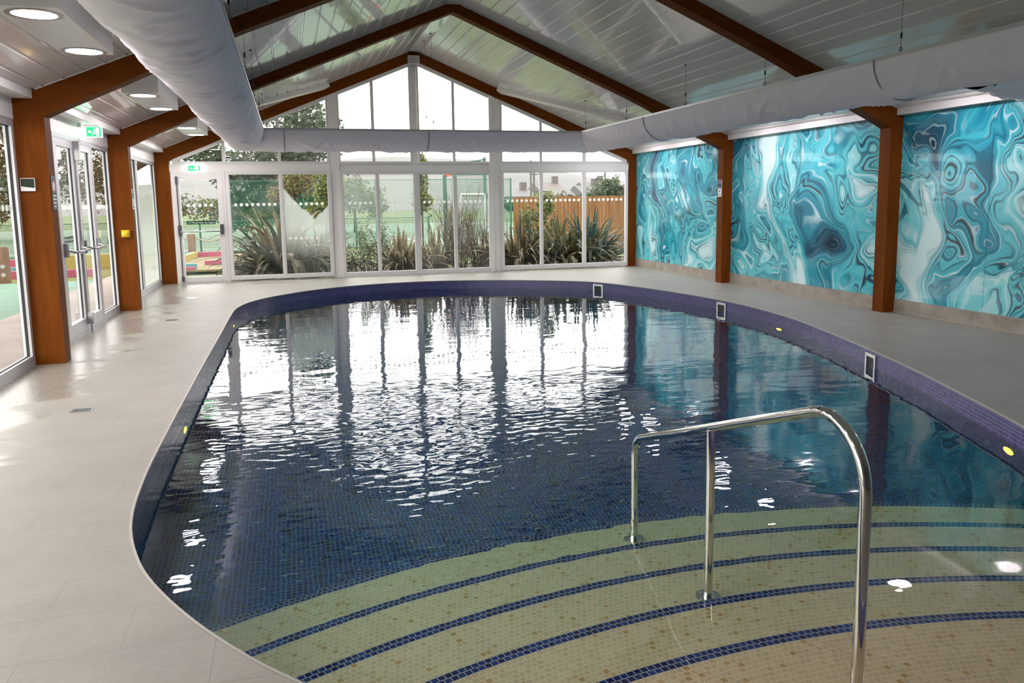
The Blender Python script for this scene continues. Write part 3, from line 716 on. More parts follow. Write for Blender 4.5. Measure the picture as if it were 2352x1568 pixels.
def branch(name, pts, seed, mid):
    """pts: (x,y,nx,ny,s) stations: centre of section, horizontal unit vector to the inner rail"""
    m = MB(); vs = []; 
    for (x, y, nx, ny, s, k, gain) in pts:
        for j in range(NU+1):
            u = PI*j/NU; a, b = duct_profile(u); d = 1+wr(s, u, seed)*gain/R
            vs.append((x+nx*a*k*d, y+ny*a*k*d, ZT+b*(d if b < 0 else 1)))
    n0 = len(pts); fs = [(i*(NU+1)+j, i*(NU+1)+j+1, (i+1)*(NU+1)+j+1, (i+1)*(NU+1)+j) for i in range(n0-1) for j in range(NU)]
    fs += [(i*(NU+1), (i+1)*(NU+1), (i+1)*(NU+1)+NU, i*(NU+1)+NU) for i in range(n0-1)]
    m.add(vs, fs, 0, True); return m.build(name, M['fabric'], du)
# inner rail lines: left x=-.355, right x=5.50, cross y=14.48 ; centre lines at +R
xl, xr, yc = -.355, 5.50, 14.48
def stations(kind):
    out = []
    if kind == 'left':
        ys = [-1.0+.03*i for i in range(int((14.48+R+1.0)/.03)+1)]
        for y in ys: out.append((xl-R, y, 1, 0, y, 1, .85))
    if kind == 'right':
        ys = [-1.0+.03*i for i in range(int((14.48+R+1.0)/.03)+1)]
        for y in ys: out.append((xr+R, y, -1, 0, y+40, 1, 1.3))
    if kind == 'cross':
        n1 = int((xr-xl+2*R)/.03)
        for i in range(n1+1):
            x = xl-R+(xr-xl+2*R)*i/n1; out.append((x, yc+R, 0, -1, x+80, 1, 1.1))
    return out
def mitred(kind, seed):
    """sweep with ends cut on the 45 degree mitre planes"""
    m = MB(); vs = []; st_ = stations(kind); n0 = len(st_)
    for (x, y, nx, ny, s, k, gain) in st_:
        for j in range(NU+1):
            u = PI*j/NU; a, b = duct_profile(u); d = 1+wr(s, u, seed)*gain/R
            px_, py_, pz = x+nx*a*d, y+ny*a*d, ZT+b*(d if b < 0 else 1)
            if kind in ('left', 'right'):
                lim = yc+R-a                                      # inner side meets earlier
                py_ = min(py_, lim)
            else:
                lo, hi = xl-R+a, xr+R-a
                px_ = min(max(px_, lo), hi)
            vs.append((px_, py_, pz))
    fs = [(i*(NU+1)+j, i*(NU+1)+j+1, (i+1)*(NU+1)+j+1, (i+1)*(NU+1)+j) for i in range(n0-1) for j in range(NU)]
    fs += [(i*(NU+1), (i+1)*(NU+1), (i+1)*(NU+1)+NU, i*(NU+1)+NU) for i in range(n0-1)]
    m.add(vs, fs, 0, True); return m.build('fabric_sleeve', M['fabric'], du)
sl = {k: mitred(k, i+1.7) for i, k in enumerate(('left', 'cross', 'right'))}
# seams (zips) round the belly
def seam(kind, pos, parent):
    m = MB(); P = []
    for j in range(NU+1):
        u = PI*j/NU; a, b = (R+.010)*cos(u), -(R+.010)*sin(u)
        P.append((xl-R+a, pos, ZT+b) if kind == 'left' else (xr+R-a, pos, ZT+b) if kind == 'right' else (pos, yc+R-a, ZT+b))
    m.tube(P, .007, 6); m.build('zip_seam', M['seam'], parent)
M['seam'] = plain('duct_seam', (.30,.29,.35), .8)
for k, ps in (('right', (6.55,11.7)), ('cross', (-.02,2.53))):
    for q in ps: seam(k, q, sl[k])
# suspension rails
m = MB(); m.bar((xl-.004,-1,ZT+.008),(xl-.004,yc,ZT+.008),.022,.032); m.build('rail', M['grey_alu'], du)
m = MB(); m.bar((xr+.004,-1,ZT+.008),(xr+.004,yc,ZT+.008),.022,.032); m.build('rail', M['grey_alu'], du)
m = MB(); m.bar((xl-.01,yc+.004,ZT+.008),(xr+.01,yc+.004,ZT+.008),.022,.032); m.build('rail', M['grey_alu'], du)
for a, b in (((xl-2*R,-1),(xl-2*R,yc+2*R)), ((xr+2*R,-1),(xr+2*R,yc+2*R)), ((xl-2*R,yc+2*R),(xr+2*R,yc+2*R))):
    m = MB(); m.bar((*a,ZT+.006),(*b,ZT+.006),.022,.026); m.build('rail', M['grey_alu'], du)
# side inlet sleeve on the mural side
m = MB(); vs = []; n1 = 40; ax = Vector((1.60,.74)); an = Vector((-ax.y,ax.x)).normalized()
for i in range(n1+1):
    c = Vector((xr+R,5.68))+ax*(i/n1)
    for j in range(NU+1):
        u = PI*j/NU; d = 1+wr(i/n1*1.8, u, 9.3)/R; a, b = R*cos(u)*d, -R*sin(u)*d
        vs.append((min(c.x+an.x*a, WR-.03), c.y+an.y*a, ZT-.012+b))
fs = [(i*(NU+1)+j, i*(NU+1)+j+1, (i+1)*(NU+1)+j+1, (i+1)*(NU+1)+j) for i in range(n1) for j in range(NU)]
fs += [(i*(NU+1), (i+1)*(NU+1), (i+1)*(NU+1)+NU, i*(NU+1)+NU) for i in range(n1)]
m.add(vs, fs, 0, True); m.build('inlet_sleeve', M['fabric'], du)
# cable hangers
def hanger(x, y, top, w=.0, knob=.14):
    m = MB(); m.tube([(x,y,ZT+.02),(x,y,top)], .0022, 5)
    h = m.build('hanger_cable', M['darkmetal'], du)
    m = MB(); m.tube([(x,y,ZT+knob),(x,y,ZT+knob+.05)], .009, 8); m.build('cable_grip', M['black'], h)
    m = MB(); m.box(x-.03,x+.006,y-.006,y+.006,top-.012,top); m.build('ceiling_hook', M['black'], h)
    m = MB(); m.tube([(x+.016*cos(a*PI/6),y,ZT+.042+.020*sin(a*PI/6)) for a in range(13)], .0035, 5); m.build('ring', M['darkmetal'], h)
for y in (F1-.02, F2-.02): hanger(5.49, y, 3.24); hanger(-.345, y, 3.24)
for y in (14.27,): hanger(5.51, y, ceil_z(5.51)); hanger(-.34, y, ceil_z(-.34))
hanger(2.62, 14.48, 4.51); hanger(2.62, 15.19, 4.51, knob=.30)
for y in (6.2, 10.3): hanger(-.345, y, ceil_z(-.345)); hanger(5.49, y, ceil_z(5.49))

# ------------------------------------------------------------------ ceiling light boxes
def light_box(yc_, side, lab, y0=-.83, y1=.80, lamps=(-.63,.66)):
    X = lambda x: x if side < 0 else 2*XC-x
    t = thing('ceiling_light_box', lab, 'ceiling light', (X(-1.51),yc_,2.735), 'ceiling light boxes')
    m = MB(); a, b = X(-1.325), X(-1.70)
    m.prism([(a,2.735),(b,2.735),(b,ceil_z(b)+.004),(a,ceil_z(a)+.004)], 'y', yc_+y0, yc_+y1); m.build('housing', M['white_frame'], t)
    for dy in lamps:
        c = Vector((X(-1.512), yc_+dy, 2.735))
        m = MB(); m.disc(c+Vector((0,0,-.006)), (0,0,-1), .168, 32, 0, .132); m.tube([c, c+Vector((0,0,-.006))], .168, 32, 0, False)
        d = m.build('downlight', M['metal'], t)
        m = MB(); m.disc(c+Vector((0,0,-.004)), (0,0,-1), .133, 32); m.build('lens', M['lamp'], d)
light_box(6.50, -1, 'white ceiling light box nearest the camera, in the upper left corner')
light_box(10.46, -1, 'white ceiling light box between the thermostat post and the yellow-box post')
light_box(14.40, -1, 'white ceiling light box closest to the gable fire door')
light_box(6.50, 1, 'white ceiling light box above the mural at the right picture edge', .38, .90, (.66,))
light_box(10.46, 1, 'white ceiling light box above the dark-swirl mural, behind the duct')
light_box(14.40, 1, 'white ceiling light box above the farthest mural, behind the duct')

light_box(2.5, -1, 'unseen white ceiling light box over the left deck beside the camera')  # unseen pair repeating the row, put in to brighten deck and steps
light_box(2.5, 1, 'unseen white ceiling light box over the mural side beside the camera')

# ------------------------------------------------------------------ signs and small fittings
def running_man(parent, place, s=1.0):
    """place(u,v) -> point on the sign face; simple exit pictogram: man, arrow, door"""
    m = MB()
    def quad(pts): m.face([place(u*s, v*s) for u, v in pts])
    quad([(.028,-.040),(.060,-.040),(.060,.040),(.028,.040)])
    c = place(.010*s, .030*s)
    quad([(.004,.024),(.016,.024),(.016,.037),(.004,.037)])
    quad([(-.006,-.008),(.010,-.008),(.014,.020),(.0,.020)])
    quad([(-.006,-.008),(.001,-.008),(-.016,-.036),(-.024,-.032)]); quad([(.004,-.008),(.011,-.008),(.020,-.020),(.014,-.026)]); quad([(.014,.012),(.024,.002),(.021,-.003),(.010,.006)])
    quad([(-.062,.0),(-.040,.022),(-.040,-.022)]); quad([(-.040,-.007),(-.040,.007),(-.026,.007),(-.026,-.007)])
    m.build('pictogram', M['exit_white'], parent)
ex = thing('exit_sign', 'lit green and white exit sign on the white beam over the gable fire door', 'exit sign', (-1.71,F3-.03,2.21))
m = MB(); m.box(-1.885,-1.525,F3-.035,F3+.004,2.145,2.265); m.build('housing', M['exit_white'], ex)
m = MB(); m.face([(x,F3-.0365,z) for x, z in ((-1.81,2.155),(-1.60,2.155),(-1.60,2.257),(-1.81,2.257))]); gp = m.build('green_panel', M['exit_green'], ex)
running_man(gp, lambda u, v: (-1.705+u*1.25, F3-.0385, 2.206+v*1.05))
ex = thing('exit_sign', 'lit green and white exit sign above the double doors in the side wall', 'exit sign', (-2.28,10.9,2.42))
m = MB(); m.box(-2.407,-2.375,10.75,11.10,2.46,2.505); m.build('bracket', M['white_frame'], ex)
m = MB(); m.box(-2.40,-2.16,10.80,10.85,2.345,2.475); m.build('housing', M['exit_white'], ex)
m = MB(); m.face([(x,10.7985,z) for x, z in ((-2.33,2.352),(-2.168,2.352),(-2.168,2.468),(-2.33,2.468))]); gp = m.build('green_panel', M['exit_green'], ex)
running_man(gp, lambda u, v: (-2.25+u, 10.7965, 2.41+v*1.15))

def at_left_post(f, xx, z): return (xx, f, z)
th = thing('thermostat', 'small square white thermostat with a dark display on the nearest timber post', 'thermostat', (-2.335,F1,1.70))
m = MB(); m.box(-2.395,-2.275,F1-.024,F1,1.655,1.775); m.build('housing', M['white_frame'], th)
m = MB(); m.face([(x,F1-.0252,z) for x, z in ((-2.391,1.700),(-2.335,1.690),(-2.279,1.683),(-2.279,1.770),(-2.391,1.770))]); m.build('display', M['lcd'], th)
yb_ = thing('call_point', 'yellow rounded box on the timber post between double doors and pool', 'alarm box', (-2.30,F2,1.11))
m = MB(); m.box(-2.285,-2.215,F2-.02,F2,1.06,1.165); m.build('back_plate', M['white_frame'], yb_)
m = MB(); vs = []; 
for i in range(9):
    for j in range(9):
        u, v = i/8*2-1, j/8*2-1; d = (1-abs(u)**4)*(1-abs(v)**4)
        vs.append((-2.262+u*.058*(1-.0*abs(v)), F2-.02-.075*d**.5, 1.112+v*.055))
m.add(vs, [(i*9+j,(i+1)*9+j,(i+1)*9+j+1,i*9+j+1) for i in range(8) for j in range(8)], 0, True); m.build('cover', M['yellow'], yb_)

def depth_sign(x, y, z, face, lab):
    """face +1: looks to +x, -1: looks to -x"""
    t = thing('depth_sign', lab, 'sign', (x,y,z), 'pool depth signs'); w, h = .062, .145
    X = lambda d: x+face*d
    m = MB(); m.box(min(X(0),X(.006)),max(X(0),X(.006)),y-w,y+w,z-h,z+h); m.build('board', M['white'], t)
    m = MB(); yy = lambda s: y+s
    pts = [(yy(-w+.004), z+h-.008), (yy(w-.004), z+h-.008)]+[(yy(w-.004-(2*w-.008)*k/16), z+.012+.007*sin(k/16*4*PI)) for k in range(17)]
    m.face([(X(.0068),a,b) for a, b in pts]); m.build('blue_field', M['navy'], t)
    m = MB()
    for k in range(16):
        a0, a1 = w-.004-(2*w-.008)*k/16, w-.004-(2*w-.008)*(k+1)/16; z0, z1 = z-.002+.007*sin(k/16*4*PI), z-.002+.007*sin((k+1)/16*4*PI)
        m.face([(X(.0068),yy(a0),z0),(X(.0068),yy(a1),z1),(X(.0068),yy(a1),z1-.009),(X(.0068),yy(a0),z0-.009)])
    m.build('wave_mark', M['black'], t)
    m = MB(); m.face([(X(.0068),yy(-.022),z-.040),(X(.0068),yy(.022),z-.040),(X(.0068),yy(0),z-.073)]); m.build('arrow_mark', M['black'], t)
    rot = (PI/2,0,PI/2) if face > 0 else (PI/2,0,-PI/2)
    text(t, 'Pool Depth', (X(.0075),y,z+.10), .024, M['white'], rot); text(t, '1.2m', (X(.0075),y,z-.108), .040, M['black'], rot)
depth_sign(XR, F2+TY/2, 1.665, -1, 'blue and white pool depth sign on the timber post beside the murals')
depth_sign(XL, F2+TY/2, 1.60, 1, 'blue and white pool depth sign edge-on on the post with the yellow box')
ns_ = thing('notice_sign', 'dark grey notice with a round symbol on the nearest timber post', 'sign', (XL,F1+TY/2,1.62))
m = MB(); m.box(XL,XL+.006,F1+.02,F1+TY-.012,1.475,1.80); m.build('board', M['slate'], ns_)
m = MB(); m.disc((XL+.0066,F1+.098,1.70), (1,0,0), .058, 24, 0, .046); m.build('ring_symbol', M['red'], ns_)
m = MB(); m.disc((XL+.0064,F1+.098,1.70), (1,0,0), .046, 24); m.build('symbol_field', M['white'], ns_)
m = MB()
for k, w in enumerate((.05,.058,.042,.030)): m.box(XL+.006,XL+.0068,F1+.098-w,F1+.098+w,1.612-k*.034-.008,1.612-k*.034+.008)
m.build('text_lines', M['white'], ns_)

# heater / speaker box under the ridge
ht = thing('ridge_unit', 'small grey louvred box on a black bracket at the ridge of the glazed gable', 'louvred box', (2.56,F3-.12,4.36))
m = MB(); m.box(2.455,2.68,F3-.14,F3-.005,4.27,4.425); m.build('housing', M['grey_alu'], ht)
for k in range(3):
    m = MB(); m.box(2.472,2.662,F3-.150,F3-.138,4.285+k*.046,4.303+k*.046); m.build('louvre', M['metal'], ht)
m = MB(); m.tube([(2.50,F3-.07,4.425),(2.50,F3-.07,4.49),(2.62,F3-.07,4.50),(2.60,F3-.07,4.425)], .008, 6); m.tube([(2.48,F3-.06,4.508),(2.64,F3-.06,4.508)], .006, 6); m.build('bracket', M['black'], ht)
# ------------------------------------------------------------------ outside
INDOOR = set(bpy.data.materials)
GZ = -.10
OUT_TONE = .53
M['lawn'] = varied('lawn', [(.055,.095,.02),(.09,.135,.03),(.14,.175,.055)], 3, .9, .3, 60)
M['bed'] = varied('mulch_bed', [(.035,.025,.017),(.07,.05,.035),(.11,.085,.06)], 9, .95, .5, 50)
M['paving'] = varied('outdoor_paving', [(.30,.25,.21),(.37,.31,.265),(.42,.36,.31)], 2, .7, .1, 40)
M['mint'] = varied('mint_play_surface', [(.15,.28,.20),(.19,.32,.235)], 2, .85)
M['turf'] = varied('yellow_green_turf', [(.15,.15,.035),(.20,.195,.05)], 2, .95, .2, 80)
M['court'] = varied('pale_green_court', [(.15,.215,.14),(.20,.27,.185)], .5, .85)
M['tan'] = varied('tan_play_surface', [(.22,.175,.09),(.29,.23,.12)], 2, .9)
M['line'] = plain('court_line', (.50,.52,.49), .7)
M['pink'] = plain('pink_paint', (.46,.075,.14), .6); M['cyan'] = plain('turquoise_paint', (.09,.32,.36), .6); M['ypaint'] = plain('yellow_paint', (.45,.34,.06), .6)
M['log'] = varied('log_wood', [(.16,.10,.06),(.26,.17,.11)], 4, .85, .3, 20, (3,3,.6))
M['rope'] = plain('rope', (.45,.38,.25), .9)
M['fgreen'] = plain('fence_green', (.015,.13,.075), .5)
M['fencewood'] = varied('fence_boards', [(.21,.095,.032),(.30,.145,.052),(.38,.19,.07)], 2.2, .8, .1, 30, (9,9,.4))
M['render'] = plain('white_render', (.34,.335,.32), .8); M['roof'] = varied('slate_roof', [(.13,.13,.13),(.17,.168,.165)], 3, .7); M['roofred'] = varied('brown_roof', [(.15,.125,.115),(.19,.16,.145)], 3, .7)
M['winglass'] = plain('house_window', (.12,.14,.16), .2)
M['hill'] = varied('misty_hill', [(.19,.19,.185),(.215,.212,.205),(.175,.177,.17)], .06, 1)  # pale grey stands in for the mist over the distance
M['pole'] = plain('grey_pole', (.14,.14,.13), .7)
M['orange'] = plain('orange_backboard', (.80,.10,.03), .5)
M['bark'] = varied('bark', [(.055,.04,.03),(.10,.075,.055)], 8, .9, .4, 30)
M['cane'] = varied('red_brown_cane', [(.13,.065,.04),(.22,.12,.075)], 8, .8)
M['banner'] = plain('navy_banner', (.02,.025,.07), .6)
def leafm(name, c, tr=.3):
    t = NT(name); f = t.noise(t.objc(), 14, 3); col = t.ramp(f, [(.3, tuple(x*.65 for x in c)), (.7, tuple(x*1.25 for x in c))])
    d = t.n('ShaderNodeBsdfPrincipled'); t.l(col, d.inputs['Base Color']); d.inputs['Roughness'].default_value = .5; d.inputs['Specular IOR Level'].default_value = .35
    l = t.n('ShaderNodeBsdfTranslucent'); t.l(col, l.inputs[0]); mx = t.n('ShaderNodeMixShader'); mx.inputs[0].default_value = tr
    t.l(d.outputs[0], mx.inputs[1]); t.l(l.outputs[0], mx.inputs[2]); t.l(mx.outputs[0], t.out.inputs['Surface']); return t.mat
LM = {'olive': leafm('flax_olive', (.15,.145,.055)), 'dark': leafm('flax_dark', (.055,.075,.045)), 'dry': leafm('flax_dry', (.36,.29,.17)), 'brown': leafm('flax_brown', (.17,.115,.065)), 'teal': leafm('flax_teal', (.045,.085,.065)),
      'con': leafm('conifer_leaf', (.055,.085,.035)), 'yg': leafm('yellow_green_leaf', (.25,.27,.05)), 'rus': leafm('russet_leaf', (.24,.17,.07)), 'var': leafm('variegated_leaf', (.34,.36,.12)), 'varg': leafm('variegated_green_leaf', (.12,.19,.06)), 'grey': leafm('grey_green_leaf', (.17,.19,.12)), 'mid': leafm('mid_green_leaf', (.09,.14,.05))}

def ground(name, x0, x1, y0, y1, z, mat):
    m = MB(); m.box(x0, x1, y0, y1, z-.05, z); return m.build(name, mat, kind='structure')
m = MB(); m.box(-120, 120, GY+.13, 260, GZ-.30, GZ-.12); m.box(-120, -2.64, -8, GY+.13, GZ-.30, GZ-.12); m.box(WR+.16, 60, -8, GY+.13, GZ-.30, GZ-.12); m.build('ground', M['lawn'], kind='structure')
ground('planting_bed', -1.55, 9.5, GY+.14, 19.9, GZ+.01, M['bed'])
ground('lawn', -1.4, 14, 19.9, 29.5, GZ, M['lawn'])
ground('paving', -4.0, -2.63, -8, 21.0, GZ+.03, M['paving'])
ground('play_surface', -6.4, -4.0, -8, 19.0, GZ, M['mint'])
ground('turf', -16, -4.0, 19.0, 28.2, GZ-.005, M['turf'])
ground('turf.001', -16, -6.4, -8, 19.0, GZ-.005, M['turf'])
ground('play_surface.001', -4.0, -1.5, 21.0, 27.5, GZ, M['tan'])
ground('court', -30, 16, 29.5, 62, GZ-.03, M['court'])
m = MB()
for y in (31, 36.5, 43, 52, 60): m.box(-30, 12, y, y+.14, GZ-.03, GZ-.024)
m.box(-6, -5.86, 31, 60, GZ-.03, GZ-.024); m.box(5, 5.14, 31, 60, GZ-.03, GZ-.024)
m.build('court_lines', M['line'], kind='structure')

def wire(name):
    t = NT(name); b = t.n('ShaderNodeTexBrick', offset=0.0); b.inputs['Scale'].default_value = 1; b.inputs['Mortar Size'].default_value = .0035; b.inputs['Mortar Smooth'].default_value = 0
    b.inputs['Brick Width'].default_value = .05; b.inputs['Row Height'].default_value = .06; t.l(t.uv(), b.inputs['Vector'])
    tr = t.n('ShaderNodeBsdfTransparent'); d = t.n('ShaderNodeBsdfDiffuse'); d.inputs[0].default_value = (.03,.19,.11,1)
    mx = t.n('ShaderNodeMixShader'); t.l(b.outputs['Fac'], mx.inputs[0]); t.l(tr.outputs[0], mx.inputs[1]); t.l(d.outputs[0], mx.inputs[2]); t.l(mx.outputs[0], t.out.inputs['Surface']); return t.mat
M['wire'] = wire('green_wire_mesh')
def mesh_fence(lab, a, b, h, step, g):
    a = Vector((*a,GZ-.1)); b = Vector((*b,GZ-.1)); L = (b-a).length; t = (b-a)/L
    o = thing('mesh_fence', lab, 'fence', a, g); n1 = max(1, round(L/step))
    for i in range(n1+1):
        p = a+t*(L*i/n1); m = MB(); m.box(p.x-.03,p.x+.03,p.y-.03,p.y+.03,a.z,a.z+h+.05); m.build('fence_post', M['fgreen'], o)
    m = MB(); z0, z1 = a.z+.05, a.z+h
    m.face([(a.x,a.y-.035,z0),(b.x,b.y-.035,z0),(b.x,b.y-.035,z1),(a.x,a.y-.035,z1)], 0, [(0,z0),(L,z0),(L,z1),(0,z1)]); m.build('wire_panel', M['wire'], o)
    m = MB(); m.bar((*a.xy,z1),(*b.xy,z1),.03,.03); m.build('top_rail', M['fgreen'], o)
mesh_fence('low green wire fence beyond the play boards, seen through the fire door', (-16,28.6), (4.9,28.6), 1.15, 2.6, 'green wire fences')
mesh_fence('tall green wire fence of the sports court behind the plants', (-2.6,37.0), (10.4,37.0), 2.75, 3.0, 'green wire fences')
mesh_fence('green wire fence running away outside the side windows', (-16.0,6.0), (-16.0,28.4), 1.15, 2.8, 'green wire fences')
mesh_fence('short green wire fence in front of the orange timber fence', (6.85,26.0), (7.85,25.72), 1.72, 1.0, 'green wire fences')

# timber board fence
o = thing('board_fence', 'orange-brown vertical board fence beyond the right-hand gable windows', 'fence', (10.5,24.6,GZ))
A, B = Vector((7.25,25.5,GZ-.1)), Vector((15.5,22.9,GZ-.1)); nb = 150
rb = random.Random(3); m = MB()
for i in range(nb):
    p = A+(B-A)*i/nb; q = A+(B-A)*(i+1.08)/nb; h = 1.80+.03*rb.random(); off = .019*(i % 2)
    m.bar(((p+q)/2+Vector((0,off,0))), ((p+q)/2+Vector((0,off,h))), (q-p).length, .018, up=(.27,.96,0))
m.build('boards', M['fencewood'], o)
for z in (.35, 1.3):
    m = MB(); m.bar(A+Vector((.02,.06,z)), B+Vector((.02,.06,z)), .05, .09); m.build('fence_rail', M['fencewood'], o)

# play boards (crazy golf surrounds)
for nm_, lab, a, b, h, w, mt in [
    ('board','turquoise low board nearest the fire door outside',(-3.35,21.4),(-2.33,21.4),.13,.14,'cyan'),
    ('board','pink low board just in front of the near turquoise one',(-3.35,21.12),(-2.33,21.12),.07,.12,'pink'),
    ('board','yellow low board slanting away outside the fire door',(-3.1,23.2),(-2.86,26.2),.17,.14,'ypaint'),
    ('board','pink low board along the back of the play area, by the log post',(-2.85,26.3),(-1.95,26.2),.15,.14,'pink'),
    ('board','turquoise low board at the back of the play area',(-3.9,26.3),(-2.9,26.3),.15,.14,'cyan'),
    ('board','short pink low board in the middle of the play area outside the fire door',(-2.25,22.6),(-1.7,22.75),.12,.16,'pink'),
    ('board','long pink low board on the turf outside the double doors',(-11,20.4),(-4.4,20.2),.17,.14,'pink'),
    ('board','turquoise low board behind the long pink one on the turf',(-9.5,21.2),(-5.9,21.1),.2,.14,'cyan'),
    ('board','yellow-topped low board on the turf behind the double doors',(-6.4,22.8),(-4.6,22.8),.36,.18,'ypaint'),
    ('board','second pink low board farther back on the turf',(-10,24.4),(-5.2,24.2),.2,.14,'pink')]:
    t = thing('play_board', lab, 'play board', (a[0],a[1],GZ), 'painted play boards'); m = MB(); m.bar((*a,GZ+h/2),(*b,GZ+h/2),w,h); m.build('board', M[mt], t)
for (x, y, h), lab in [((-3.17,28.1,.66),'brown log post with a rope, seen through the fire door'), ((-2.05,28.1,.66),'brown log post left of the big flax clump'), ((-5.98,19.2,.78),'brown drilled log post outside the side window')]:
    t = thing('log_post', lab, 'post', (x,y,GZ), 'log posts')
    m = MB(); m.tube([(x,y,GZ-.02),(x,y,GZ+h-.05),(x,y,GZ+h)], [.13,.13,.10], 16); m.build('log', M['log'], t)
    if y < 20:
        for z in (.18, .36):
            m = MB(); m.disc((x+.03,y-.132,GZ+z), (.2,-1,0), .045, 16); m.build('hole_cap', M['line'], t)
def rope(a, b, sag, lab):
    a, b = Vector(a), Vector(b); m = MB(); m.tube([a+(b-a)*k/12+Vector((0,0,-sag*4*(k/12)*(1-k/12))) for k in range(13)], .018, 6)
    m.build('rope', M['rope'], label=lab, category='rope', group='ropes between log posts')
rope((-5.5,28.1,GZ+.5),(-3.29,28.1,GZ+.55),.22,'slack rope left of the log post outside the fire door')
rope((-3.05,28.1,GZ+.55),(-2.17,28.1,GZ+.55),.14,'slack rope between the two log posts outside the fire door')

# plants
def flax(lab, x, y, n, L, spread, mats, seed, w=.045, droop=1.0, upright=.5, grp='flax clumps'):
    r = random.Random(seed); t = thing('flax_plant', lab, 'plant', (x,y,GZ), grp); m = MB()
    for i in range(n):
        az = r.uniform(0, 2*PI); el = math.radians(r.uniform(35, 88) if r.random() < upright else r.uniform(18, 62)); l = L*r.uniform(.55, 1.05)
        bx, by = x+spread*cos(az)*r.random(), y+spread*sin(az)*r.random()*.7; p = Vector((bx,by,GZ)); d = Vector((cos(az)*cos(el), sin(az)*cos(el), sin(el)))
        side = Vector((-sin(az), cos(az), 0)); ww = w*r.uniform(.7,1.25); K = 9; g = droop*r.uniform(.09,.40); kink = r.randint(4,8) if r.random() < .22 else 99; mi = r.choices(range(len(mats)), [3,2,2,1][:len(mats)])[0]
        vs = []; tw = r.uniform(-.5,.5)
        for k in range(K+1):
            f = k/K; wid = ww*(1-f**2.2)*(.7+.6*min(f*3,1))*.5+.001; sv = (side*cos(tw*f)+Vector((0,0,1))*sin(tw*f))
            up = d.cross(side).normalized()
            vs += [p-sv*wid, p-up*wid*.28, p+sv*wid]
            p = p+d*(l/K); d = (d+Vector((0,0,-g*(.35+f)))+side*r.uniform(-.04,.04)).normalized()
            if k == kink: d = (d+Vector((0,0,-1.3))).normalized()
            if p.z < GZ+.02: p.z = GZ+.02
            if p.y < GY+.10: p.y = GY+.10
        m.add(vs, [(3*k,3*k+1,3*k+4,3*k+3) for k in range(K)]+[(3*k+1,3*k+2,3*k+5,3*k+4) for k in range(K)], mi)
    m.build('leaves', [LM[q] for q in mats], t); return t
flax('big olive flax clump behind the window next to the fire door', -.15, 17.75, 300, 1.85, .50, ['olive','dark','dry','brown'], 1, .098, 1.25, .42)
flax('arching dark flax leaves behind the misted window', .62, 18.0, 160, 1.4, .45, ['dark','olive','brown','dry'], 2, .082, 1.3, .35)
flax('dry brown flax clump left of the central window mullion', 2.45, 17.75, 170, 1.3, .36, ['dry','brown','dry','olive'], 3, .068, .8, .75)
flax('dry flax clump just right of the central window mullion', 3.25, 17.9, 100, 1.25, .26, ['dry','brown','dry','olive'], 4, .068, .9, .7)
flax('small dry flax clump left of the right gable post', 4.6, 18.0, 70, 1.15, .2, ['dry','brown','olive','dry'], 5, .066, .8, .7)
flax('bent brown flax clump right of the right gable post', 5.15, 17.7, 170, 1.5, .34, ['dry','brown','olive','dark'], 6, .078, 1.1, .6)
flax('low spreading flax clump in front of the variegated shrub', 6.22, 17.7, 240, 1.5, .48, ['olive','dark','brown','dry'], 8, .085, 1.2, .45)
flax('dark green flax clump in the last window beside the murals', 6.98, 17.95, 230, 1.6, .40, ['teal','dark','olive','dry'], 9, .095, 1.0, .6)

def crown(name_leaf, lab, cat, blobs, n, size, mats, seed, trunk=None, name='tree', grp=None, aspect=.5):
    r = random.Random(seed); b0 = blobs[0]; t = thing(name, lab, cat, (b0[0], b0[1], GZ), grp); m = MB()
    vols = [b[3]*b[4]*b[5] for b in blobs]
    for i in range(n):
        b = r.choices(blobs, vols)[0]
        while True:
            u = Vector((r.uniform(-1,1), r.uniform(-1,1), r.uniform(-1,1)))
            if .25 < u.length < 1: break
        k = .80+.35*noise.noise(u*2.2+Vector((seed, b[0], b[2])))*1.6
        p = Vector((b[0]+u.x*b[3]*k, b[1]+u.y*b[4]*k, b[2]+u.z*b[5]*k))
        if p.z < GZ+.03: continue
        a = Vector((r.gauss(0,1), r.gauss(0,1), r.gauss(0,.6))).normalized(); c = a.orthogonal().normalized(); c = (c*cos(r.random()*6)+a.cross(c)*sin(r.random()*6)); s = size*r.uniform(.6,1.3)
        m.add([p-a*s*.5, p+c*s*aspect*.5, p+a*s*.5, p-c*s*aspect*.5], [(0,1,2,3)], r.choices(range(len(mats)), [4,2,1][:len(mats)])[0])
    m.build(name_leaf, [LM[q] for q in mats], t)
    if trunk:
        m = MB()
        for path, rad in trunk: m.tube(path, rad, 7)
        m.build('trunk', M['bark'], t)
    return t
crown('crown', 'large dark evergreen tree filling the upper left gable windows', 'tree', [(1.0,40,4.7,1.9,1.8,2.6),(-.3,40,3.6,2.2,1.8,1.9),(-2.2,40.3,3.1,1.8,1.6,1.3),(-.2,40,1.6,2.6,1.5,1.3),(-2.1,40,1.2,1.6,1.4,1.2)], 15000, .26, ['con','mid'], 11, [([(0,40.2,-.2),(.2,40.2,3),(.6,40.2,6)], [.35,.25,.08])], 'evergreen_tree', 'trees outside')
crown('crown', 'overhanging dark tree branch above the fire door, seen through the glass', 'tree', [(-4.6,38,4.0,1.3,1.2,.75),(-3.3,38.2,3.6,1.1,1.0,.9),(-6.4,38,4.7,1.6,1.2,.9)], 4200, .24, ['con','mid'], 12, [([(-7.5,38.2,-.2),(-6.8,38.2,3),(-4.5,38.1,4.2)], [.3,.22,.06])], 'evergreen_tree', 'trees outside')
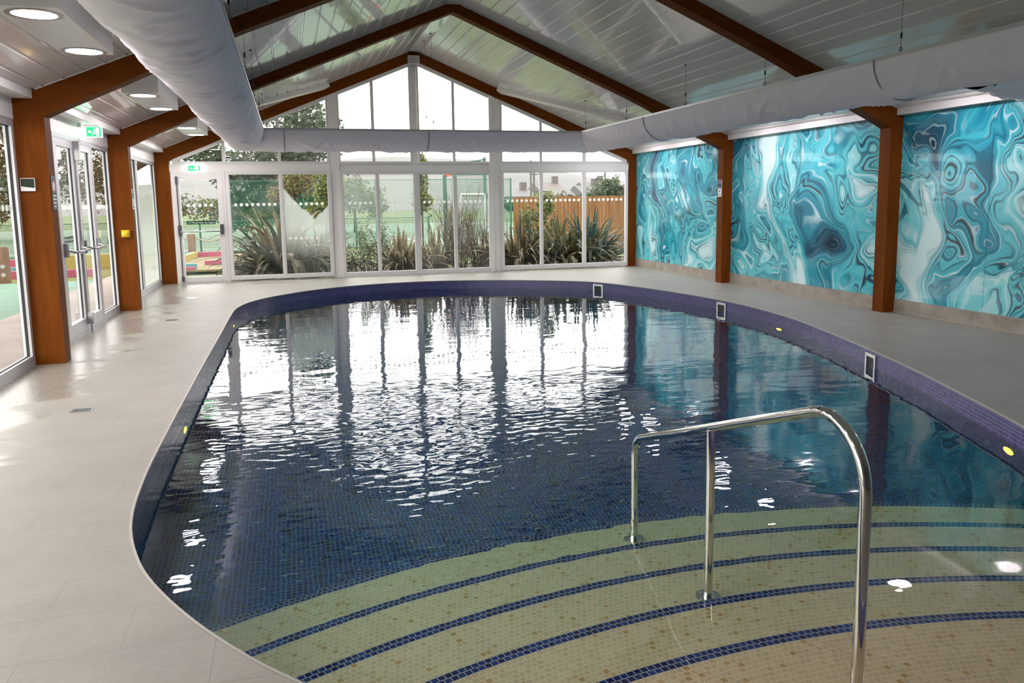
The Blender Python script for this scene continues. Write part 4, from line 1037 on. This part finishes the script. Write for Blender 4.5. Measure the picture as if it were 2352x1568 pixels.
crown('crown', 'yellow-green bush behind the misted window', 'bush', [(1.55,31,2.15,.75,.7,.75),(1.2,31,1.3,.7,.6,.7)], 2600, .15, ['yg','mid'], 13, [([(1.3,31,-.2),(1.35,31,.8),(1.5,31,1.9)], [.05,.04,.02])], 'bush', 'bushes outside')
crown('crown', 'russet bush behind the misted window, left of the yellow-green one', 'bush', [(.35,33,2.35,.9,.8,.75),(-.2,33,1.9,.8,.7,.5)], 2400, .15, ['rus','yg'], 14, [([(.2,33,-.2),(.2,33,1.2),(.3,33,2.0)], [.06,.05,.02])], 'bush', 'bushes outside')
crown('crown', 'pale hedge on the court edge under the dark evergreen', 'bush', [(-1.3,39.2,.95,1.1,.7,.55)], 1300, .16, ['rus','yg'], 15, None, 'bush', 'bushes outside')
crown('crown', 'hazy green hedge behind the left middle window', 'bush', [(3.6,45,2.0,1.1,1,1.35),(4.7,45,1.5,.9,1,1.1),(2.6,45,2.1,.8,1,1.5)], 4200, .2, ['mid','rus','yg'], 16, [([(3.5,45,-.2),(3.6,45,1.8)], [.08,.04])], 'bush', 'bushes outside')
crown('crown', 'slender yellow-green tree behind the central gable mullion', 'tree', [(4.16,25.6,2.55,.30,.3,.75),(4.20,25.6,1.6,.38,.3,.65)], 1700, .13, ['yg','mid'], 17, [([(4.19,25.6,-.2),(4.18,25.6,3)], [.035,.012])], 'slender_tree', 'trees outside')
crown('crown', 'leafy variegated shrub with pale leaf edges behind the right gable window', 'shrub', [(6.22,19.2,1.25,.26,.22,.66),(5.85,19.2,1.10,.28,.22,.36),(6.5,19.2,.60,.45,.25,.42),(6.42,19.2,1.40,.20,.2,.45),(6.1,19.2,.6,.4,.25,.3)], 1500, .125, ['var','varg'], 18, [([(6.2,19.2,-.15),(6.2,19.2,.8),(6.3,19.2,1.6)], [.02,.016,.006]),([(6.2,19.2,.2),(5.95,19.2,.9),(5.75,19.2,1.3)], [.014,.010,.005])], 'variegated_shrub', None, .42)
crown('crown', 'grey-green bush beyond the board fence beside the last window post', 'bush', [(29.6,70,2.3,1.8,2,1.7),(28.2,70,1.7,1.6,2,1.2)], 3600, .3, ['grey','mid'], 19, [([(29.2,70,-.3),(29.4,70,1.8)], [.12,.06])], 'bush', 'bushes outside')
crown('crown', 'dull hedge line behind the board fence, in front of the houses', 'bush', [(25.5,72,1.35,2.2,1.5,.9),(23.0,72,1.2,1.8,1.5,.7),(20.6,72,1.0,1.6,1.5,.6)], 3600, .3, ['grey','rus'], 20, [([(24.0,72,-.3),(24.2,72,1.2)], [.12,.06])], 'bush', 'bushes outside')
crown('crown', 'bushy trees along the lawn outside the side windows', 'bush', [(-22,30,2.0,3,3,1.8),(-20,40,2.2,3,3,2.0),(-15,46,1.9,2.5,2,1.6)], 6000, .3, ['mid','rus','yg'], 21, None, 'bush', 'bushes outside')
crown('crown', 'tall brownish tree outside the double doors, rising above the fence', 'tree', [(-13.0,44,4.6,3.0,2.5,3.6),(-10.2,46,3.4,2.2,2,2.4)], 13000, .22, ['grey','rus','mid'], 41, [([(-12.8,44,-.2),(-12.9,44,2.5),(-13,44,6)], [.35,.25,.08])], 'broadleaf_tree', 'trees outside')
crown('crown', 'tall brownish tree outside the leftmost side window', 'tree', [(-13.6,34,4.2,2.6,2.2,3.2)], 9000, .20, ['grey','rus','mid'], 42, [([(-13.6,34,-.2),(-13.6,34,2.5),(-13.6,34,5)], [.35,.25,.08])], 'broadleaf_tree', 'trees outside')
crown('crown', 'green hedge at the far court edge, seen through the fire door', 'bush', [(-9,60,1.4,3.5,1.5,1.3),(-5,61,1.2,2.5,1.5,1.0),(-1,62,1.3,3,1.5,1.0)], 4200, .3, ['mid','yg','rus'], 22, None, 'bush', 'bushes outside')

def twigs(lab, x, y, n, H, sp, seed, leafy=0, mt='cane'):
    r = random.Random(seed); t = thing('bare_shrub', lab, 'shrub', (x,y,GZ), 'twiggy shrubs'); m = MB(); lf = MB()
    def grow(p, d, l, rad, lev):
        P = [p]; q = p.copy()
        for k in range(4): q = q+d*(l/4); d = (d+Vector((r.gauss(0,.07), r.gauss(0,.07), .05))).normalized(); P.append(Vector((q.x, max(q.y, GY+.12), q.z)))
        m.tube(P, [rad*(1-.17*k) for k in range(5)], 4, 0, False)
        if lev:
            for k in range(r.randint(1,3)):
                a = r.uniform(0,2*PI); grow(P[r.randint(1,3)], (d+Vector((cos(a),sin(a),.1))*.38).normalized(), l*r.uniform(.4,.7), rad*.6, lev-1)
        if leafy:
            for k in range(leafy):
                c = P[r.randint(2,4)]+Vector((r.gauss(0,.05),r.gauss(0,.05),r.gauss(0,.05))); a = Vector((r.gauss(0,1),r.gauss(0,1),r.gauss(0,1))).normalized(); b = a.orthogonal(); s = .05
                lf.add([c-a*s*.5,c+b*s*.3,c+a*s*.5,c-b*s*.3],[(0,1,2,3)])
    for i in range(n):
        a = r.uniform(0,2*PI); rr = sp*sqrt(r.random()); e = r.uniform(.05,.34)
        grow(Vector((x+.25*rr*cos(a), y+.25*rr*sin(a), GZ)), Vector((cos(a)*e, sin(a)*e*.7, 1)).normalized(), H*r.uniform(.55,1), .0085, 2)
    m.build('stems', M[mt], t)
    if leafy: lf.build('leaves', LM['varg'], t)
twigs('tall red-brown twiggy shrub right of the central window mullion', 3.72, 17.8, 60, 1.62, .9, 31)
twigs('grey-brown twiggy shrub behind the third middle pane', 4.25, 17.9, 48, 1.45, .8, 32)
twigs('low gnarled green-leaved shrub in the left middle window', 1.65, 17.6, 18, .95, 1.3, 33, 7, 'bark')

# sports court kit
def goal(lab, x0, x1, y, h):
    t = thing('goal_frame', lab, 'goal', ((x0+x1)/2,y,GZ)); m = MB(); m.tube([(x0,y,GZ),(x0,y,GZ+h)], .05, 8); m.build('goal_post', M['line'], t)
    m = MB(); m.tube([(x1,y,GZ),(x1,y,GZ+h)], .05, 8); m.build('goal_post', M['line'], t); m = MB(); m.tube([(x0,y,GZ+h),(x1,y,GZ+h)], .05, 8); m.build('crossbar', M['line'], t)
goal('white goal frame behind the twiggy shrubs', 6.05, 6.95, 28.3, 1.85)
t = thing('basketball_hoop', 'orange-red basketball board on a dark green post in the court', 'basketball hoop', (5.2,28.0,GZ))
m = MB(); m.tube([(5.42,28.0,GZ),(5.42,28.0,2.45)], .07, 10); m.build('post', M['fgreen'], t)
m = MB(); m.prism([(4.95,2.60),(5.62,2.60),(5.62,2.42),(5.50,2.38),(5.36,2.52),(4.95,2.55)], 'y', 27.9, 27.95); m.build('backboard', M['orange'], t)
t = thing('court_gantry', 'dark green steel gantry of the sports court behind the third middle pane', 'gantry', (6.5,28.6,GZ))
m = MB(); m.bar((5.7,28.5,2.50),(7.5,28.5,2.50),.08,.09); m.build('beam', M['fgreen'], t)
for x in (5.85, 7.02, 7.5):
    m = MB(); m.box(x-.05,x+.05,28.45,28.55,GZ,2.5 if x < 6 else 3.1); m.build('post', M['fgreen'], t)
m = MB(); m.bar((5.95,28.5,2.85),(7.0,28.5,3.02),.05,.06); m.build('floodlight_arm', M['fgreen'], t)
m = MB(); m.face([(5.85,28.52,0.1),(7.5,28.52,.1),(7.5,28.52,2.45),(5.85,28.52,2.45)], 0, [(0,0),(2.05,0),(2.05,2.3),(0,2.3)]); m.build('wire_panel', M['wire'], t)

# far houses, hill, poles
def house(lab, x, y, w, d, h, rh, rf, chim, win):
    t = thing('house', lab, 'house', (x,y,GZ), 'distant houses'); z = GZ-.2; w, h, rh = w*.72, h*.80, rh*.68
    m = MB(); m.box(x-w/2,x+w/2,y,y+d,z,z+h); m.build('walls', M['render'], t)
    m = MB(); m.prism([(y-.3,z+h),(y+d+.3,z+h),(y+d/2,z+h+rh)], 'x', x-w/2-.2, x+w/2+.2); r_ = m.build('roof', M[rf], t)
    if chim: m = MB(); m.box(x+w*.28,x+w*.28+.9,y+d/2-.5,y+d/2+.5,z+h+rh*.5,z+h+rh+1.1); m.build('chimney', M['roofred'], r_)
    for k in range(win):
        xx = x-w/2+w*(k+.5)/win; m = MB(); m.box(xx-.55,xx+.55,y-.06,y,z+h*.55,z+h*.82); m.build('window', M['winglass'], t)
hs = [('white house with a grey roof farthest left beyond the board fence',32.5,112,8,8,3.0,1.6,'roof',1,3),('white bungalow second from the left beyond the board fence',39.6,110,4.2,7,2.6,1.7,'roof',0,2),
      ('white house with a brown roof behind the variegated shrub',43.5,128,6,8,4.2,2.2,'roofred',1,2),('pale house in the middle of the distant row',45.6,114,5,8,3.2,2.2,'roof',1,2),
      ('pale house with a brown roof right of the middle of the distant row',51.2,126,6,8,4.0,2.4,'roofred',1,2),('white house at the right end of the distant row',58.2,126,6.5,8,3.6,2.2,'roof',1,3)]
for a in hs: house(*a)
house('long pale building outside the side windows', -27, 52, 14, 8, 3.2, 1.8, 'roof', 0, 5)
def tele(x, y, h, lab):
    t = thing('utility_pole', lab, 'pole', (x,y,GZ), 'utility poles'); m = MB(); m.tube([(x,y,GZ-.2),(x,y,h)], .11, 7); m.build('shaft', M['pole'], t); m = MB(); m.bar((x-.5,y,h-.4),(x+.5,y,h-.4),.1,.1); m.build('crossarm', M['pole'], t)
tele(24.1,78,5.6,'utility pole above the left part of the board fence'); tele(24.75,79,4.6,'shorter utility pole close beside the left one'); tele(32.3,78,5.4,'utility pole above the right part of the board fence')
m = MB(); rw = random.Random(5); NX, NY = 60, 8
def hh(x, v): return max(0, (8+3.2*sin(x*.018+1.0)+2.0*sin(x*.047)+1.2*noise.noise(Vector((x*.06,v*3,0))))*sin(min(v,1)*PI/2))
vs = [(-160+340*i/NX, 170+9*j, GZ-.2+hh(-160+340*i/NX, j/NY)*1.15) for j in range(NY+1) for i in range(NX+1)]
m.add(vs, [(j*(NX+1)+i, j*(NX+1)+i+1, (j+1)*(NX+1)+i+1, (j+1)*(NX+1)+i) for j in range(NY) for i in range(NX)], 0, True); m.build('hills', M['hill'], kind='structure')
t = thing('banner', 'dark blue banner with white capitals tied to the wire fence outside the side window', 'banner', (-13.2,28.4,.6))
m = MB(); m.box(-14.6,-11.7,28.42,28.45,.22,.92); m.build('cloth', M['banner'], t); text(t, '& BAR', (-12.75,28.415,.66), .30, M['white'], (PI/2,0,0), ext=.001)

for mt in set(bpy.data.materials)-INDOOR:                # all outdoor colours darkened alike to offset the bright sky
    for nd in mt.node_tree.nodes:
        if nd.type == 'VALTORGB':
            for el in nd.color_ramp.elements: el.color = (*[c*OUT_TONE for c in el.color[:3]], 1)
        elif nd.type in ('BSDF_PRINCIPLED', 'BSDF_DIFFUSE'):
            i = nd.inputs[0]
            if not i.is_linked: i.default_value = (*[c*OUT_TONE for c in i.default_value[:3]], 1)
# ------------------------------------------------------------------ sky, light and camera
w = bpy.data.worlds.new('overcast'); bpy.context.scene.world = w; w.use_nodes = True; nt = w.node_tree; nt.nodes.clear()
tc = nt.nodes.new('ShaderNodeTexCoord'); sp_ = nt.nodes.new('ShaderNodeSeparateXYZ'); rp = nt.nodes.new('ShaderNodeValToRGB'); bg = nt.nodes.new('ShaderNodeBackground'); ou = nt.nodes.new('ShaderNodeOutputWorld')
nt.links.new(tc.outputs['Generated'], sp_.inputs[0]); nt.links.new(sp_.outputs[2], rp.inputs[0]); nt.links.new(rp.outputs[0], bg.inputs[0]); nt.links.new(bg.outputs[0], ou.inputs[0])
e = rp.color_ramp.elements; e[0].position = 0; e[0].color = (.80,.765,.745,1); e[1].position = .5; e[1].color = (1,.97,.95,1)
bg.inputs[1].default_value = 2.9
def portal_light(loc, rot, sx_, sy_):
    l = bpy.data.lights.new('sky_portal', 'AREA'); l.shape = 'RECTANGLE'; l.size = sx_; l.size_y = sy_; l.cycles.is_portal = True
    o = bpy.data.objects.new('sky_portal', l); C.objects.link(o); o.location = loc; o.rotation_euler = rot
portal_light(((XL+XR)/2, GY+.1, 2.2), (-PI/2,0,0), XR-XL, 4.4)
portal_light((WL-.1, (F3+.45)/2, 1.16), (0,-PI/2,0), 2.32, F3-.45)

cam = bpy.data.cameras.new('camera'); co = bpy.data.objects.new('camera', cam); C.objects.link(co)
yaw, pitch, roll, f = .2736, -.1307, -.0144, 1801.1152
cy_, sy_, cp, sp2 = cos(yaw), sin(yaw), cos(pitch), sin(pitch)
F = Vector((sy_*cp, cy_*cp, sp2)); r0 = Vector((cy_,-sy_,0)); u0 = r0.cross(F); rr = r0*cos(roll)+u0*sin(roll); uu = -r0*sin(roll)+u0*cos(roll)
co.matrix_world = Matrix(((rr.x,uu.x,-F.x,0),(rr.y,uu.y,-F.y,0),(rr.z,uu.z,-F.z,1.5),(0,0,0,1)))
cam.sensor_fit = 'HORIZONTAL'; cam.sensor_width = 36; cam.lens = f/2352*36; cam.shift_y = -(784-697.94)/2352; cam.clip_start = .05; cam.clip_end = 600
sc = bpy.context.scene; sc.camera = co
sc.view_settings.view_transform = 'Standard'; sc.view_settings.look = 'None'; sc.view_settings.gamma = 1; sc.view_settings.exposure = 1.13; sc.view_settings.use_curve_mapping = False
cyc = sc.cycles; cyc.max_bounces = 12; cyc.diffuse_bounces = 5; cyc.glossy_bounces = 6; cyc.transmission_bounces = 8; cyc.transparent_max_bounces = 16
cyc.sample_clamp_indirect = 40; cyc.caustics_refractive = True; cyc.caustics_reflective = True; cyc.blur_glossy = .6
